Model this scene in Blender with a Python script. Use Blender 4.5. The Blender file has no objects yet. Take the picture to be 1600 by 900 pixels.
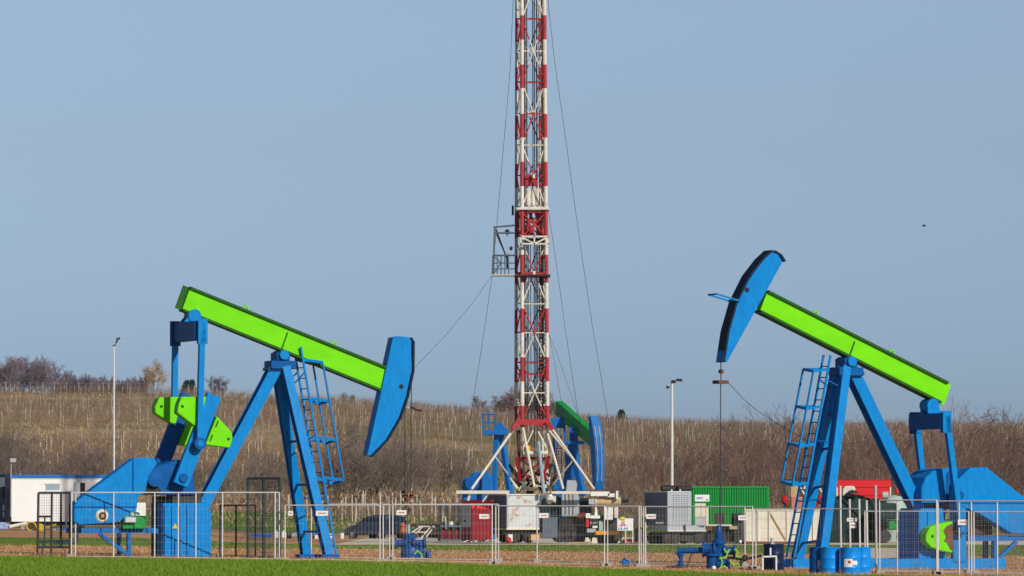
import bpy, bmesh, math, random
import numpy as np
from mathutils import Vector, Matrix

R = math.radians
random.seed(7)
scn = bpy.context.scene
col = scn.collection

# ---------------------------------------------------------------- camera
F = 7500.0            # focal length in photo pixels (1600 wide)
EYE = 1.64            # eye height
PITCH = math.atan(340.0 / F)
cd = bpy.data.cameras.new('camera')
cam = bpy.data.objects.new('camera', cd)
col.objects.link(cam)
cam.location = (0, 0, EYE)
cam.rotation_euler = (R(90) + PITCH, 0, 0)
cd.sensor_width = 36.0
cd.sensor_fit = 'HORIZONTAL'
cd.lens = 36.0 * F / 1600.0
cd.clip_start = 1.0
cd.clip_end = 9000.0
scn.camera = cam

# ---------------------------------------------------------------- sky + sun
SUN_AZ, SUN_EL = R(142), R(29)      # clockwise from +Y; behind the camera, to the right
w = bpy.data.worlds.new('World')
scn.world = w
w.use_nodes = True
nt = w.node_tree
bg = nt.nodes['Background']
sky = nt.nodes.new('ShaderNodeTexSky')
sky.sky_type = 'NISHITA'
sky.sun_disc = False
sky.sun_elevation = SUN_EL
sky.sun_rotation = SUN_AZ
sky.altitude = 150
sky.air_density = 1.0
sky.dust_density = 0.6
sky.ozone_density = 4.0
tint = nt.nodes.new('ShaderNodeMix')
tint.data_type = 'RGBA'
tint.blend_type = 'MULTIPLY'
tint.inputs['Factor'].default_value = 1.0
# the air over the horizon was a little bluer, the sky above it a little paler, than the clear-sky model; overhead it is dimmed to lower the ambient light
stc = nt.nodes.new('ShaderNodeTexCoord'); sxyz = nt.nodes.new('ShaderNodeSeparateXYZ'); srp = nt.nodes.new('ShaderNodeValToRGB')
nt.links.new(stc.outputs['Generated'], sxyz.inputs[0]); nt.links.new(sxyz.outputs['Z'], srp.inputs['Fac'])
_st = [(0.0, (0.62, 0.84, 1.38)), (0.028, (0.74, 0.90, 1.36)), (0.075, (1.03, 1.0, 1.16)), (0.105, (1.24, 1.12, 1.20)), (0.22, (0.62, 0.62, 0.70))]
el = srp.color_ramp.elements
el[0].position, el[0].color = _st[0][0], (*[c / 1.5 for c in _st[0][1]], 1)
el[1].position, el[1].color = _st[4][0], (*[c / 1.5 for c in _st[4][1]], 1)
for p_, c_ in _st[1:4]:
    e_ = el.new(p_); e_.color = (*[c / 1.5 for c in c_], 1)
vm = nt.nodes.new('ShaderNodeVectorMath'); vm.operation = 'SCALE'; vm.inputs['Scale'].default_value = 1.5
nt.links.new(srp.outputs['Color'], vm.inputs[0]); nt.links.new(vm.outputs[0], tint.inputs[7])
nt.links.new(sky.outputs['Color'], tint.inputs[6])
nt.links.new(tint.outputs[2], bg.inputs['Color'])
bg.inputs['Strength'].default_value = 0.074

sl = bpy.data.lights.new('sun', 'SUN')
sl.energy = 3.9
sl.angle = R(0.53)
sl.color = (1.0, 0.94, 0.85)
sun = bpy.data.objects.new('sun', sl)
col.objects.link(sun)
sdir = Vector((math.sin(SUN_AZ) * math.cos(SUN_EL), math.cos(SUN_AZ) * math.cos(SUN_EL), math.sin(SUN_EL)))
sun.rotation_euler = (-sdir).to_track_quat('-Z', 'Y').to_euler()
sun.location = sdir * 60

scn.view_settings.view_transform = 'Standard'
scn.view_settings.look = 'None'
scn.view_settings.exposure = 0.0
scn.view_settings.gamma = 1.0
scn.view_settings.use_curve_mapping = False

HAZE = 0.00008
# ---------------------------------------------------------------- helpers
_c, _s = math.cos(PITCH), math.sin(PITCH)
def ray(px, py):
    x = (px - 800.0) / F
    u = (450.0 - py) / F
    return Vector((x, _c - u * _s, _s + u * _c))
def P(px, py, D):
    """world point at distance D (along +Y) that the photo shows at pixel (px, py)"""
    d = ray(px, py)
    d = d * (D / d.y)
    return Vector((d.x, D, EYE + d.z))

def ss(a, b, x):
    t = np.clip((x - a) / (b - a), 0, 1)
    return t * t * (3 - 2 * t)
_HY = [0, 305, 330, 360, 420, 550, 700, 800, 900, 960, 1100, 2000, 4000]
_HZ = [0, 0.0, 0.80, 1.9, 3.55, 7.8, 13.4, 17.4, 21.0, 21.6, 21.4, 18.0, 14.0]
def gz(x, y):
    x = np.asarray(x, float); y = np.asarray(y, float)
    yy = np.maximum(y, 40.0)
    a = np.clip(800 + F * x / yy, -300, 1900)
    near = -0.118 - 0.0118 * np.clip(x, -24, 24)
    z = near + (-0.36 - near) * ss(175, 245, y)
    z = z + 0.53 * (1 - ss(150, 520, a)) * ss(200, 270, y) * (1 - ss(320, 420, y))
    zr = np.interp(a, [-300, 0, 250, 600, 800, 1000, 1200, 1900], [22.8, 22.8, 22.6, 20.4, 18.4, 17.0, 16.3, 16.2])
    s = (zr + 0.36) / 20.96
    s = 1 + (s - 1) * ss(330, 600, y)
    z = z + np.interp(y, _HY, _HZ) * s
    return z
def G(x, y):
    return float(gz(x, y))
def onground(px, D):
    x = (px - 800.0) / F * D * 1.001
    return Vector((x, D, G(x, D)))

class MB:
    def __init__(s):
        s.v, s.f, s.m, s.cur = [], [], [], 0
    def add(s, vs, fs):
        o = len(s.v)
        s.v += [tuple(p) for p in vs]
        s.f += [[i + o for i in f] for f in fs]
        s.m += [s.cur] * len(fs)
        return s
    def hexa(s, c):
        return s.add(c, [(0, 3, 2, 1), (4, 5, 6, 7), (0, 1, 5, 4), (1, 2, 6, 5), (2, 3, 7, 6), (3, 0, 4, 7)])
    def box(s, lo, hi):
        a, b = lo, hi
        return s.hexa([(a[0], a[1], a[2]), (b[0], a[1], a[2]), (b[0], b[1], a[2]), (a[0], b[1], a[2]),
                       (a[0], a[1], b[2]), (b[0], a[1], b[2]), (b[0], b[1], b[2]), (a[0], b[1], b[2])])
    def pbox(s, x0, y0, x1, y1, D, depth):
        """box whose front face fills the photo rectangle at distance D"""
        a = P(min(x0, x1), max(y0, y1), D); b = P(max(x0, x1), min(y0, y1), D)
        return s.box((a.x, D, a.z), (b.x, D + depth, b.z))
    def beam(s, p, q, w_, h_, up=(0, 0, 1), w2=None, h2=None):
        p, q = Vector(p), Vector(q)
        d = (q - p).normalized()
        side = d.cross(Vector(up))
        if side.length < 1e-4: side = d.cross(Vector((1, 0, 0)))
        side.normalize()
        t = side.cross(d)
        w2 = w_ if w2 is None else w2; h2 = h_ if h2 is None else h2
        A = [p + side * (i * w_ / 2) + t * (j * h_ / 2) for i, j in ((-1, -1), (1, -1), (1, 1), (-1, 1))]
        B = [q + side * (i * w2 / 2) + t * (j * h2 / 2) for i, j in ((-1, -1), (1, -1), (1, 1), (-1, 1))]
        return s.hexa(A + B)
    def tube(s, p, q, r, r2=None, n=8):
        p, q = Vector(p), Vector(q)
        r2 = r if r2 is None else r2
        d = (q - p).normalized()
        a = d.cross(Vector((0, 0, 1)))
        if a.length < 1e-3: a = d.cross(Vector((1, 0, 0)))
        a.normalize(); b = d.cross(a)
        vs = []
        for c, rr in ((p, r), (q, r2)):
            for i in range(n):
                t = 2 * math.pi * i / n
                vs.append(c + (a * math.cos(t) + b * math.sin(t)) * rr)
        fs = [(i, (i + 1) % n, n + (i + 1) % n, n + i) for i in range(n)]
        fs += [tuple(range(n))[::-1], tuple(range(n, 2 * n))]
        return s.add(vs, fs)
    def path(s, pts, r, n=5):
        for a, b in zip(pts[:-1], pts[1:]):
            if (Vector(a) - Vector(b)).length > 1e-4: s.tube(a, b, r, n=n)
        return s
    def prism(s, pts, ext):
        n = len(pts); ext = Vector(ext)
        vs = [Vector(p) for p in pts] + [Vector(p) + ext for p in pts]
        fs = [tuple(range(n)), tuple(range(n, 2 * n))[::-1]]
        fs += [(i, n + i, n + (i + 1) % n, (i + 1) % n) for i in range(n)]
        return s.add(vs, fs)
    def lathe(s, c, prof, n=20, axis=(0, 0, 1)):
        """prof: (radius, height) list along the axis from c"""
        c = Vector(c); ax = Vector(axis).normalized()
        a = ax.cross(Vector((0, 0, 1)))
        if a.length < 1e-3: a = ax.cross(Vector((1, 0, 0)))
        a.normalize(); b = ax.cross(a)
        vs = []
        for r, h in prof:
            for i in range(n):
                t = 2 * math.pi * i / n
                vs.append(c + ax * h + (a * math.cos(t) + b * math.sin(t)) * max(r, 1e-4))
        fs = []
        for k in range(len(prof) - 1):
            for i in range(n):
                j = (i + 1) % n
                fs.append((k * n + i, k * n + j, (k + 1) * n + j, (k + 1) * n + i))
        fs.append(tuple(range(n))[::-1]); L = (len(prof) - 1) * n
        fs.append(tuple(range(L, L + n)))
        return s.add(vs, fs)
    def blob(s, c, r, n=10, m=6, jit=0.0, sc=(1, 1, 1), rng=random):
        c = Vector(c); vs = []
        for k in range(m + 1):
            ph = math.pi * k / m
            for i in range(n):
                t = 2 * math.pi * i / n
                q = r * (1 + jit * (rng.random() - .5))
                vs.append(c + Vector((math.sin(ph) * math.cos(t) * q * sc[0], math.sin(ph) * math.sin(t) * q * sc[1], math.cos(ph) * q * sc[2])))
        fs = []
        for k in range(m):
            for i in range(n):
                fs.append((k * n + i, k * n + (i + 1) % n, (k + 1) * n + (i + 1) % n, (k + 1) * n + i))
        return s.add(vs, fs)
    def build(s, name, mat, parent=None, local=False, smooth=False, bevel=0.0):
        mats = mat if isinstance(mat, (list, tuple)) else [mat]
        vs = [Vector(p) for p in s.v]
        loc = None
        if not local:
            if parent is not None:
                inv = WM[parent.name].inverted()
                vs = [inv @ p for p in vs]
            else:
                lo = [min(p[i] for p in vs) for i in range(3)]; hi = [max(p[i] for p in vs) for i in range(3)]
                loc = Vector(((lo[0] + hi[0]) / 2, (lo[1] + hi[1]) / 2, lo[2]))
                vs = [p - loc for p in vs]
        me = bpy.data.meshes.new(name)
        me.from_pydata([tuple(p) for p in vs], [], s.f)
        for m_ in mats: me.materials.append(m_)
        me.polygons.foreach_set('material_index', s.m)
        bm = bmesh.new(); bm.from_mesh(me)
        bmesh.ops.recalc_face_normals(bm, faces=bm.faces)
        bm.to_mesh(me); bm.free()
        o = bpy.data.objects.new(name, me)
        col.objects.link(o)
        if loc is not None: o.location = loc
        if parent is not None:
            o.parent = parent
            WM[o.name] = WM[parent.name]
        else:
            WM[o.name] = Matrix.Translation(loc) if loc is not None else Matrix.Identity(4)
        if bevel > 0:
            b = o.modifiers.new('bevel', 'BEVEL'); b.width = bevel; b.segments = 1; b.limit_method = 'ANGLE'
        if smooth:
            me.polygons.foreach_set('use_smooth', [True] * len(me.polygons))
            me.set_sharp_from_angle(angle=R(40))
        me.update()
        return o
WM = {}
def tag(o, label, cat, group=None):
    o['label'] = label; o['category'] = cat
    if group: o['group'] = group
    return o
def thing(name, label, cat, loc, rz=0.0, group=None):
    o = bpy.data.objects.new(name, None)
    o.empty_display_size = 0.3
    col.objects.link(o)
    o.location = loc; o.rotation_euler = (0, 0, rz)
    WM[o.name] = Matrix.Translation(Vector(loc)) @ Matrix.Rotation(rz, 4, 'Z')
    return tag(o, label, cat, group)

def np_mesh(name, V, Fc, mats, mi=None):
    """V (n,3), Fc (m,k) constant-size faces"""
    me = bpy.data.meshes.new(name)
    V = np.ascontiguousarray(V, np.float32); Fc = np.ascontiguousarray(Fc, np.int32)
    k = Fc.shape[1]
    me.vertices.add(len(V)); me.vertices.foreach_set('co', V.ravel())
    me.loops.add(Fc.size); me.loops.foreach_set('vertex_index', Fc.ravel())
    me.polygons.add(len(Fc))
    me.polygons.foreach_set('loop_start', np.arange(0, Fc.size, k, dtype=np.int32))
    me.polygons.foreach_set('loop_total', np.full(len(Fc), k, np.int32))
    for m_ in (mats if isinstance(mats, (list, tuple)) else [mats]): me.materials.append(m_)
    if mi is not None: me.polygons.foreach_set('material_index', np.ascontiguousarray(mi, np.int32))
    me.update(calc_edges=True); me.validate()
    return me
def seg_arrays(Pa, Qa, R1, R2, k=3):
    Pa = np.asarray(Pa, float); Qa = np.asarray(Qa, float)
    R1 = np.asarray(R1, float); R2 = np.asarray(R2, float)
    d = Qa - Pa; d /= np.maximum(np.linalg.norm(d, axis=1, keepdims=True), 1e-6)
    ref = np.tile(np.array([[0.31, 0.87, 0.12]]), (len(d), 1))
    a = np.cross(d, ref); a /= np.maximum(np.linalg.norm(a, axis=1, keepdims=True), 1e-6)
    b = np.cross(d, a)
    t = np.arange(k) * 2 * np.pi / k
    ca, sa = np.cos(t)[None, :, None], np.sin(t)[None, :, None]
    off = a[:, None, :] * ca + b[:, None, :] * sa
    V = np.concatenate([Pa[:, None, :] + off * R1[:, None, None], Qa[:, None, :] + off * R2[:, None, None]], axis=1).reshape(-1, 3)
    base = (np.arange(len(d)) * 2 * k)[:, None, None]
    i = np.arange(k)
    q = np.stack([i, (i + 1) % k, k + (i + 1) % k, k + i], axis=1)[None]
    Fc = (base + q).reshape(-1, 4)
    return V, Fc
def link(name, me, loc=(0, 0, 0), parent=None):
    o = bpy.data.objects.new(name, me); col.objects.link(o); o.location = loc
    if parent is not None: o.parent = parent
    return o

# ---------------------------------------------------------------- materials
def mat(name, c1, c2=None, rough=0.6, scale=3.0, metal=0.0, stain=None, stain_amt=0.0, stain_scale=1.5, stretch=(1, 1, 1), bump=0.0, spec=0.18, fine=0.0, rand=0.0):
    """painted or natural surface: two tones mixed by noise, optional stain patches"""
    m = bpy.data.materials.new(name); m.use_nodes = True
    n = m.node_tree; L = n.links; b = n.nodes['Principled BSDF']
    tc = n.nodes.new('ShaderNodeTexCoord'); mp = n.nodes.new('ShaderNodeMapping')
    mp.inputs['Scale'].default_value = stretch
    L.new(tc.outputs['Object'], mp.inputs['Vector'])
    nz = n.nodes.new('ShaderNodeTexNoise'); nz.inputs['Scale'].default_value = scale
    nz.inputs['Detail'].default_value = 6; nz.inputs['Roughness'].default_value = 0.65
    L.new(mp.outputs['Vector'], nz.inputs['Vector'])
    rp = n.nodes.new('ShaderNodeMapRange'); rp.inputs['From Min'].default_value = 0.3; rp.inputs['From Max'].default_value = 0.7
    L.new(nz.outputs['Fac'], rp.inputs['Value'])
    mx = n.nodes.new('ShaderNodeMix'); mx.data_type = 'RGBA'
    c2 = c2 if c2 else tuple(x * 0.72 for x in c1)
    mx.inputs[6].default_value = (*c1, 1); mx.inputs[7].default_value = (*c2, 1)
    L.new(rp.outputs['Result'], mx.inputs['Factor'])
    out = mx.outputs[2]
    if stain:
        n2 = n.nodes.new('ShaderNodeTexNoise'); n2.inputs['Scale'].default_value = stain_scale
        n2.inputs['Detail'].default_value = 8; n2.inputs['Roughness'].default_value = 0.7
        L.new(mp.outputs['Vector'], n2.inputs['Vector'])
        r2 = n.nodes.new('ShaderNodeMapRange')
        r2.inputs['From Min'].default_value = 0.74 - 0.45 * stain_amt; r2.inputs['From Max'].default_value = 0.84 - 0.40 * stain_amt
        L.new(n2.outputs['Fac'], r2.inputs['Value'])
        m2 = n.nodes.new('ShaderNodeMix'); m2.data_type = 'RGBA'
        L.new(r2.outputs['Result'], m2.inputs['Factor']); L.new(out, m2.inputs[6])
        m2.inputs[7].default_value = (*stain, 1)
        out = m2.outputs[2]
    if rand > 0:
        oi = n.nodes.new('ShaderNodeObjectInfo'); hs = n.nodes.new('ShaderNodeHueSaturation')
        mr = n.nodes.new('ShaderNodeMapRange'); mr.inputs['To Min'].default_value = 1 - rand; mr.inputs['To Max'].default_value = 1 + rand
        L.new(oi.outputs['Random'], mr.inputs['Value']); L.new(mr.outputs['Result'], hs.inputs['Value'])
        L.new(out, hs.inputs['Color']); out = hs.outputs['Color']
    L.new(out, b.inputs['Base Color'])
    b.inputs['Roughness'].default_value = rough; b.inputs['Metallic'].default_value = metal
    b.inputs['Specular IOR Level'].default_value = spec
    if bump > 0:
        bp = n.nodes.new('ShaderNodeBump'); bp.inputs['Strength'].default_value = bump; bp.inputs['Distance'].default_value = 0.05
        L.new(nz.outputs['Fac'], bp.inputs['Height']); L.new(bp.outputs['Normal'], b.inputs['Normal'])
    return m
M = {}
M['blue'] = mat('blue_paint', (0.001, 0.25, 0.65), (0.002, 0.175, 0.50), 0.45, 7, stain=(0.015, 0.10, 0.24), stain_amt=0.26, stain_scale=4.5, stretch=(1, 1, .4), spec=0.10)
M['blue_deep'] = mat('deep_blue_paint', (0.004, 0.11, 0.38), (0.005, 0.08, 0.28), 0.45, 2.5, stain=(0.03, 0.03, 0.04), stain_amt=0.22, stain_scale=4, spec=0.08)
M['blue_far'] = mat('weathered_blue_paint', (0.006, 0.15, 0.45), (0.008, 0.115, 0.36), 0.5, 2.0, stain=(0.03, 0.06, 0.12), stain_amt=0.2)
M['well_blue'] = mat('wellhead_blue_paint', (0.006, 0.085, 0.30), (0.008, 0.06, 0.22), 0.4, 5, stain=(0.03, 0.03, 0.03), stain_amt=0.2, stain_scale=7)
M['drum_navy'] = mat('navy_drum_paint', (0.006, 0.022, 0.085), (0.008, 0.016, 0.05), 0.4, 5, stain=(0.5, 0.5, 0.52), stain_amt=0.22, stain_scale=3)
M['navy'] = mat('navy_edge', (0.008, 0.018, 0.05), None, 0.6, 5)
M['lime'] = mat('lime_paint', (0.185, 0.73, 0.003), (0.15, 0.62, 0.004), 0.45, 2.5, stain=(0.12, 0.40, 0.01), stain_amt=0.20, stain_scale=4, stretch=(.5, 1, 1), spec=0.10)
M['lime_edge'] = mat('dark_green_edge', (0.022, 0.12, 0.010), None, 0.7, 5)
M['green_far'] = mat('mid_green_paint', (0.012, 0.32, 0.05), (0.012, 0.26, 0.045), 0.5, 1.5)
M['black'] = mat('black_steel', (0.018, 0.018, 0.02), (0.035, 0.033, 0.03), 0.6, 4)
M['dark'] = mat('dirty_dark_steel', (0.030, 0.032, 0.036), (0.065, 0.06, 0.055), 0.7, 3, stain=(0.12, 0.08, 0.05), stain_amt=0.25)
M['rubber'] = mat('tyre_rubber', (0.025, 0.025, 0.026), (0.06, 0.056, 0.05), 0.85, 6)
M['galv'] = mat('galvanised_steel', (0.50, 0.50, 0.50), (0.40, 0.40, 0.40), 0.5, 6)
M['fencewhite'] = mat('pale_fence_tube', (0.70, 0.69, 0.67), (0.58, 0.57, 0.55), 0.5, 6)
M['wire'] = mat('fence_wire', (0.46, 0.45, 0.43), (0.36, 0.35, 0.34), 0.5, 3)
M['darkfence'] = mat('dark_fence_steel', (0.03, 0.045, 0.055), (0.045, 0.055, 0.06), 0.55, 6)
M['white'] = mat('white_paint', (0.80, 0.79, 0.76), (0.70, 0.69, 0.65), 0.5, 2, stain=(0.42, 0.34, 0.25), stain_amt=0.12, stain_scale=4)
M['cleanwhite'] = mat('clean_white_sheet', (0.82, 0.82, 0.80), (0.76, 0.76, 0.74), 0.5, 1)
M['cream'] = mat('cream_paint', (0.74, 0.69, 0.58), (0.62, 0.56, 0.45), 0.6, 2, stain=(0.32, 0.20, 0.10), stain_amt=0.22, stain_scale=3)
M['red'] = mat('signal_red_paint', (0.52, 0.016, 0.022), (0.42, 0.014, 0.02), 0.5, 2, stain=(0.2, 0.03, 0.03), stain_amt=0.15)
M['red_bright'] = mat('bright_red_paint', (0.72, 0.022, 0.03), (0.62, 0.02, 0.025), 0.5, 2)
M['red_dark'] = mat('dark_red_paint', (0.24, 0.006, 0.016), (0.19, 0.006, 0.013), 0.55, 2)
M['mast_red'] = mat('mast_red_paint', (0.50, 0.045, 0.052), (0.36, 0.032, 0.038), 0.55, 4, stain=(0.16, 0.05, 0.04), stain_amt=0.36, stain_scale=4)
M['mast_white'] = mat('mast_white_paint', (0.76, 0.72, 0.64), (0.62, 0.56, 0.47), 0.55, 4, stain=(0.28, 0.18, 0.11), stain_amt=0.36, stain_scale=4)
M['grey'] = mat('grey_paint', (0.40, 0.43, 0.46), (0.34, 0.37, 0.40), 0.55, 2, stain=(0.3, 0.27, 0.24), stain_amt=0.12)
M['greyrust'] = mat('rust_streaked_grey_sheet', (0.56, 0.59, 0.60), (0.50, 0.52, 0.52), 0.6, 1.5, stain=(0.38, 0.16, 0.05), stain_amt=0.58, stain_scale=1.0, stretch=(1, 1, 1.3))
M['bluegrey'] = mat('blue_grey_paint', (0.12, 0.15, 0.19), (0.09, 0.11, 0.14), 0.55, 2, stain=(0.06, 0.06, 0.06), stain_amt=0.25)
M['green'] = mat('container_green_paint', (0.012, 0.30, 0.05), (0.012, 0.25, 0.045), 0.5, 1.5, stain=(0.02, 0.15, 0.04), stain_amt=0.12)
M['rust'] = mat('rusty_iron', (0.20, 0.085, 0.04), (0.11, 0.06, 0.04), 0.85, 4, stain=(0.3, 0.2, 0.12), stain_amt=0.25)
M['brown'] = mat('oily_brown_iron', (0.10, 0.065, 0.045), (0.05, 0.035, 0.028), 0.7, 5, stain=(0.36, 0.27, 0.18), stain_amt=0.25, stain_scale=5)
M['tan'] = mat('tan_lagging', (0.55, 0.40, 0.22), (0.45, 0.31, 0.16), 0.6, 4)
M['salmon'] = mat('faded_salmon_paint', (0.58, 0.24, 0.18), (0.42, 0.16, 0.12), 0.6, 4)
M['yellow'] = mat('yellow_paint', (0.75, 0.48, 0.02), (0.62, 0.38, 0.02), 0.5, 4)
M['orange'] = mat('orange_paint', (0.80, 0.36, 0.015), (0.70, 0.30, 0.015), 0.5, 4)
M['teal'] = mat('dark_green_tarpaulin', (0.016, 0.045, 0.042), (0.010, 0.028, 0.028), 0.7, 4)
M['palegreen'] = mat('pale_green_tank', (0.42, 0.52, 0.46), (0.36, 0.46, 0.41), 0.5, 3)
M['concrete'] = mat('concrete', (0.42, 0.40, 0.36), (0.32, 0.30, 0.27), 0.9, 6)
M['limehose'] = mat('lime_rubber_hose', (0.30, 0.75, 0.02), None, 0.5, 5)
M['glass'] = mat('dark_window_glass', (0.025, 0.03, 0.035), None, 0.08, 2, spec=0.8)
M['carblue'] = mat('dark_metallic_car_paint', (0.085, 0.15, 0.23), (0.07, 0.13, 0.20), 0.3, 2, metal=0.1)
M['lightblue'] = mat('pale_blue_sheet', (0.30, 0.42, 0.50), None, 0.5, 2)
M['skyblueplastic'] = mat('blue_plastic', (0.015, 0.16, 0.55), (0.015, 0.13, 0.45), 0.4, 3)
M['drum'] = mat('blue_drum_paint', (0.002, 0.27, 0.80), (0.003, 0.23, 0.70), 0.38, 3, stain=(0.03, 0.1, 0.25), stain_amt=0.14, stain_scale=6)
M['cable'] = mat('steel_cable', (0.06, 0.06, 0.065), None, 0.5, 5)
M['lamp'] = mat('lamp_housing', (0.03, 0.035, 0.03), None, 0.5, 5)
M['silver'] = mat('aluminium', (0.62, 0.63, 0.64), (0.5, 0.51, 0.52), 0.4, 4, metal=0.4)
M['redink'] = mat('red_print', (0.45, 0.03, 0.03), None, 0.6, 5)
M['blueink'] = mat('blue_print', (0.02, 0.09, 0.42), None, 0.6, 5)
M['tealink'] = mat('teal_print', (0.01, 0.25, 0.42), None, 0.6, 5)
M['yellowink'] = mat('yellow_print', (0.80, 0.62, 0.04), None, 0.6, 5)
M['pinkink'] = mat('pink_print', (0.75, 0.30, 0.38), None, 0.6, 5)
M['bluewhite'] = mat('blue_and_white_tarp', (0.75, 0.76, 0.78), (0.02, 0.15, 0.5), 0.5, 1.6, stain=(0.55, 0.03, 0.05), stain_amt=0.3, stain_scale=2.2)

def text(s_, p, h, m_, parent, name='lettering', width=None, ext=0.003, rz=0.0):
    """mesh lettering facing the viewer side (-Y before rz), lower-left at p"""
    cu = bpy.data.curves.new('lettering_curve', 'FONT'); cu.body = s_; cu.size = h * 1.38; cu.extrude = ext
    to = bpy.data.objects.new('lettering_tmp', cu); col.objects.link(to)
    dg = bpy.context.evaluated_depsgraph_get()
    me = bpy.data.meshes.new_from_object(to.evaluated_get(dg))
    bpy.data.objects.remove(to)
    co = np.empty(len(me.vertices) * 3, np.float32); me.vertices.foreach_get('co', co); co = co.reshape(-1, 3)
    if width:
        k = width / max(co[:, 0].max() - co[:, 0].min(), 1e-4); co[:, 0] = (co[:, 0] - co[:, 0].min()) * k
    c, s = math.cos(rz), math.sin(rz)
    W = np.stack([co[:, 0] * c + co[:, 2] * s, co[:, 0] * s - co[:, 2] * c, co[:, 1]], axis=1) + np.array(p)[None]
    if parent is not None:
        inv = np.array(WM[parent.name].inverted())
        W = W @ inv[:3, :3].T + inv[:3, 3][None]
    me.vertices.foreach_set('co', np.ascontiguousarray(W, np.float32).ravel())
    me.materials.clear(); me.materials.append(m_); me.name = name; me.update()
    o = bpy.data.objects.new(name, me); col.objects.link(o)
    if parent is not None: o.parent = parent; WM[o.name] = WM[parent.name]
    return o

# ---------------------------------------------------------------- ground
def tex_mat(name, layers, rough=0.95, bump=0.4, bscale=3.0):
    """ground: list of (colour, noise scale xyz, threshold lo, hi) painted over each other; world coordinates"""
    m = bpy.data.materials.new(name); m.use_nodes = True
    n = m.node_tree; L = n.links; b = n.nodes['Principled BSDF']
    tc = n.nodes.new('ShaderNodeTexCoord')
    out = None
    for i, (c, sc, lo, hi) in enumerate(layers):
        if i == 0:
            rgb = n.nodes.new('ShaderNodeRGB'); rgb.outputs[0].default_value = (*c, 1); out = rgb.outputs[0]; continue
        mp = n.nodes.new('ShaderNodeMapping'); mp.inputs['Scale'].default_value = sc; mp.inputs['Location'].default_value = (i * 7.3, i * 3.1, 0)
        L.new(tc.outputs['Object'], mp.inputs['Vector'])
        nz = n.nodes.new('ShaderNodeTexNoise'); nz.inputs['Scale'].default_value = 1.0; nz.inputs['Detail'].default_value = 5; nz.inputs['Roughness'].default_value = 0.6
        L.new(mp.outputs['Vector'], nz.inputs['Vector'])
        r_ = n.nodes.new('ShaderNodeMapRange'); r_.inputs['From Min'].default_value = lo; r_.inputs['From Max'].default_value = hi
        L.new(nz.outputs['Fac'], r_.inputs['Value'])
        mx = n.nodes.new('ShaderNodeMix'); mx.data_type = 'RGBA'
        L.new(r_.outputs['Result'], mx.inputs['Factor']); L.new(out, mx.inputs[6]); mx.inputs[7].default_value = (*c, 1)
        out = mx.outputs[2]
    L.new(out, b.inputs['Base Color']); b.inputs['Roughness'].default_value = rough; b.inputs['Specular IOR Level'].default_value = 0.1
    nb = n.nodes.new('ShaderNodeTexNoise'); nb.inputs['Scale'].default_value = bscale; nb.inputs['Detail'].default_value = 6
    L.new(tc.outputs['Object'], nb.inputs['Vector'])
    bp = n.nodes.new('ShaderNodeBump'); bp.inputs['Strength'].default_value = bump; bp.inputs['Distance'].default_value = 0.12
    L.new(nb.outputs['Fac'], bp.inputs['Height']); L.new(bp.outputs['Normal'], b.inputs['Normal'])
    return m
M['soil'] = tex_mat('soil_and_hillside', [
    ((0.27, 0.17, 0.095), None, 0, 0),
    ((0.38, 0.25, 0.13), (0.03, 0.016, 0.05), 0.42, 0.62),
    ((0.15, 0.155, 0.055), (0.018, 0.014, 0.03), 0.50, 0.60),
    ((0.40, 0.29, 0.17), (0.012, 0.012, 0.03), 0.56, 0.66),
    ((0.13, 0.09, 0.065), (0.6, 0.25, 0.5), 0.52, 0.72)], bscale=1.5)
M['canes'] = tex_mat('bare_vine_canes', [
    ((0.27, 0.17, 0.115), None, 0, 0),
    ((0.38, 0.26, 0.15), (0.022, 0.016, 0.05), 0.45, 0.60),
    ((0.19, 0.18, 0.09), (0.018, 0.014, 0.03), 0.50, 0.62),
    ((0.28, 0.15, 0.115), (0.014, 0.018, 0.03), 0.52, 0.64)], rough=.85, bump=0)
M['stubble'] = tex_mat('bare_soil_strip', [
    ((0.50, 0.255, 0.115), None, 0, 0),
    ((0.58, 0.35, 0.17), (1.2, 0.35, 1), 0.45, 0.65),
    ((0.30, 0.16, 0.08), (2.6, 0.7, 1), 0.52, 0.68),
    ((0.16, 0.16, 0.05), (0.5, 0.2, 1), 0.60, 0.72)], bscale=5)
M['grass'] = tex_mat('meadow_ground', [
    ((0.10, 0.19, 0.018), None, 0, 0),
    ((0.13, 0.22, 0.025), (0.8, 0.2, 1), 0.42, 0.64),
    ((0.035, 0.085, 0.012), (2.5, 0.6, 1), 0.5, 0.7)], bscale=6)
M['oldgrass'] = tex_mat('winter_grass_ground', [
    ((0.12, 0.20, 0.022), None, 0, 0),
    ((0.20, 0.20, 0.05), (0.7, 0.16, 1), 0.50, 0.70),
    ((0.05, 0.10, 0.014), (2.0, 0.5, 1), 0.5, 0.7)], bscale=6)
M['gravel'] = tex_mat('gravel_pad_surface', [
    ((0.72, 0.62, 0.47), None, 0, 0),
    ((0.58, 0.49, 0.37), (0.8, 0.3, 1), 0.45, 0.65),
    ((0.74, 0.68, 0.58), (3, 1, 1), 0.5, 0.7)], bscale=9, bump=0.08)

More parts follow.
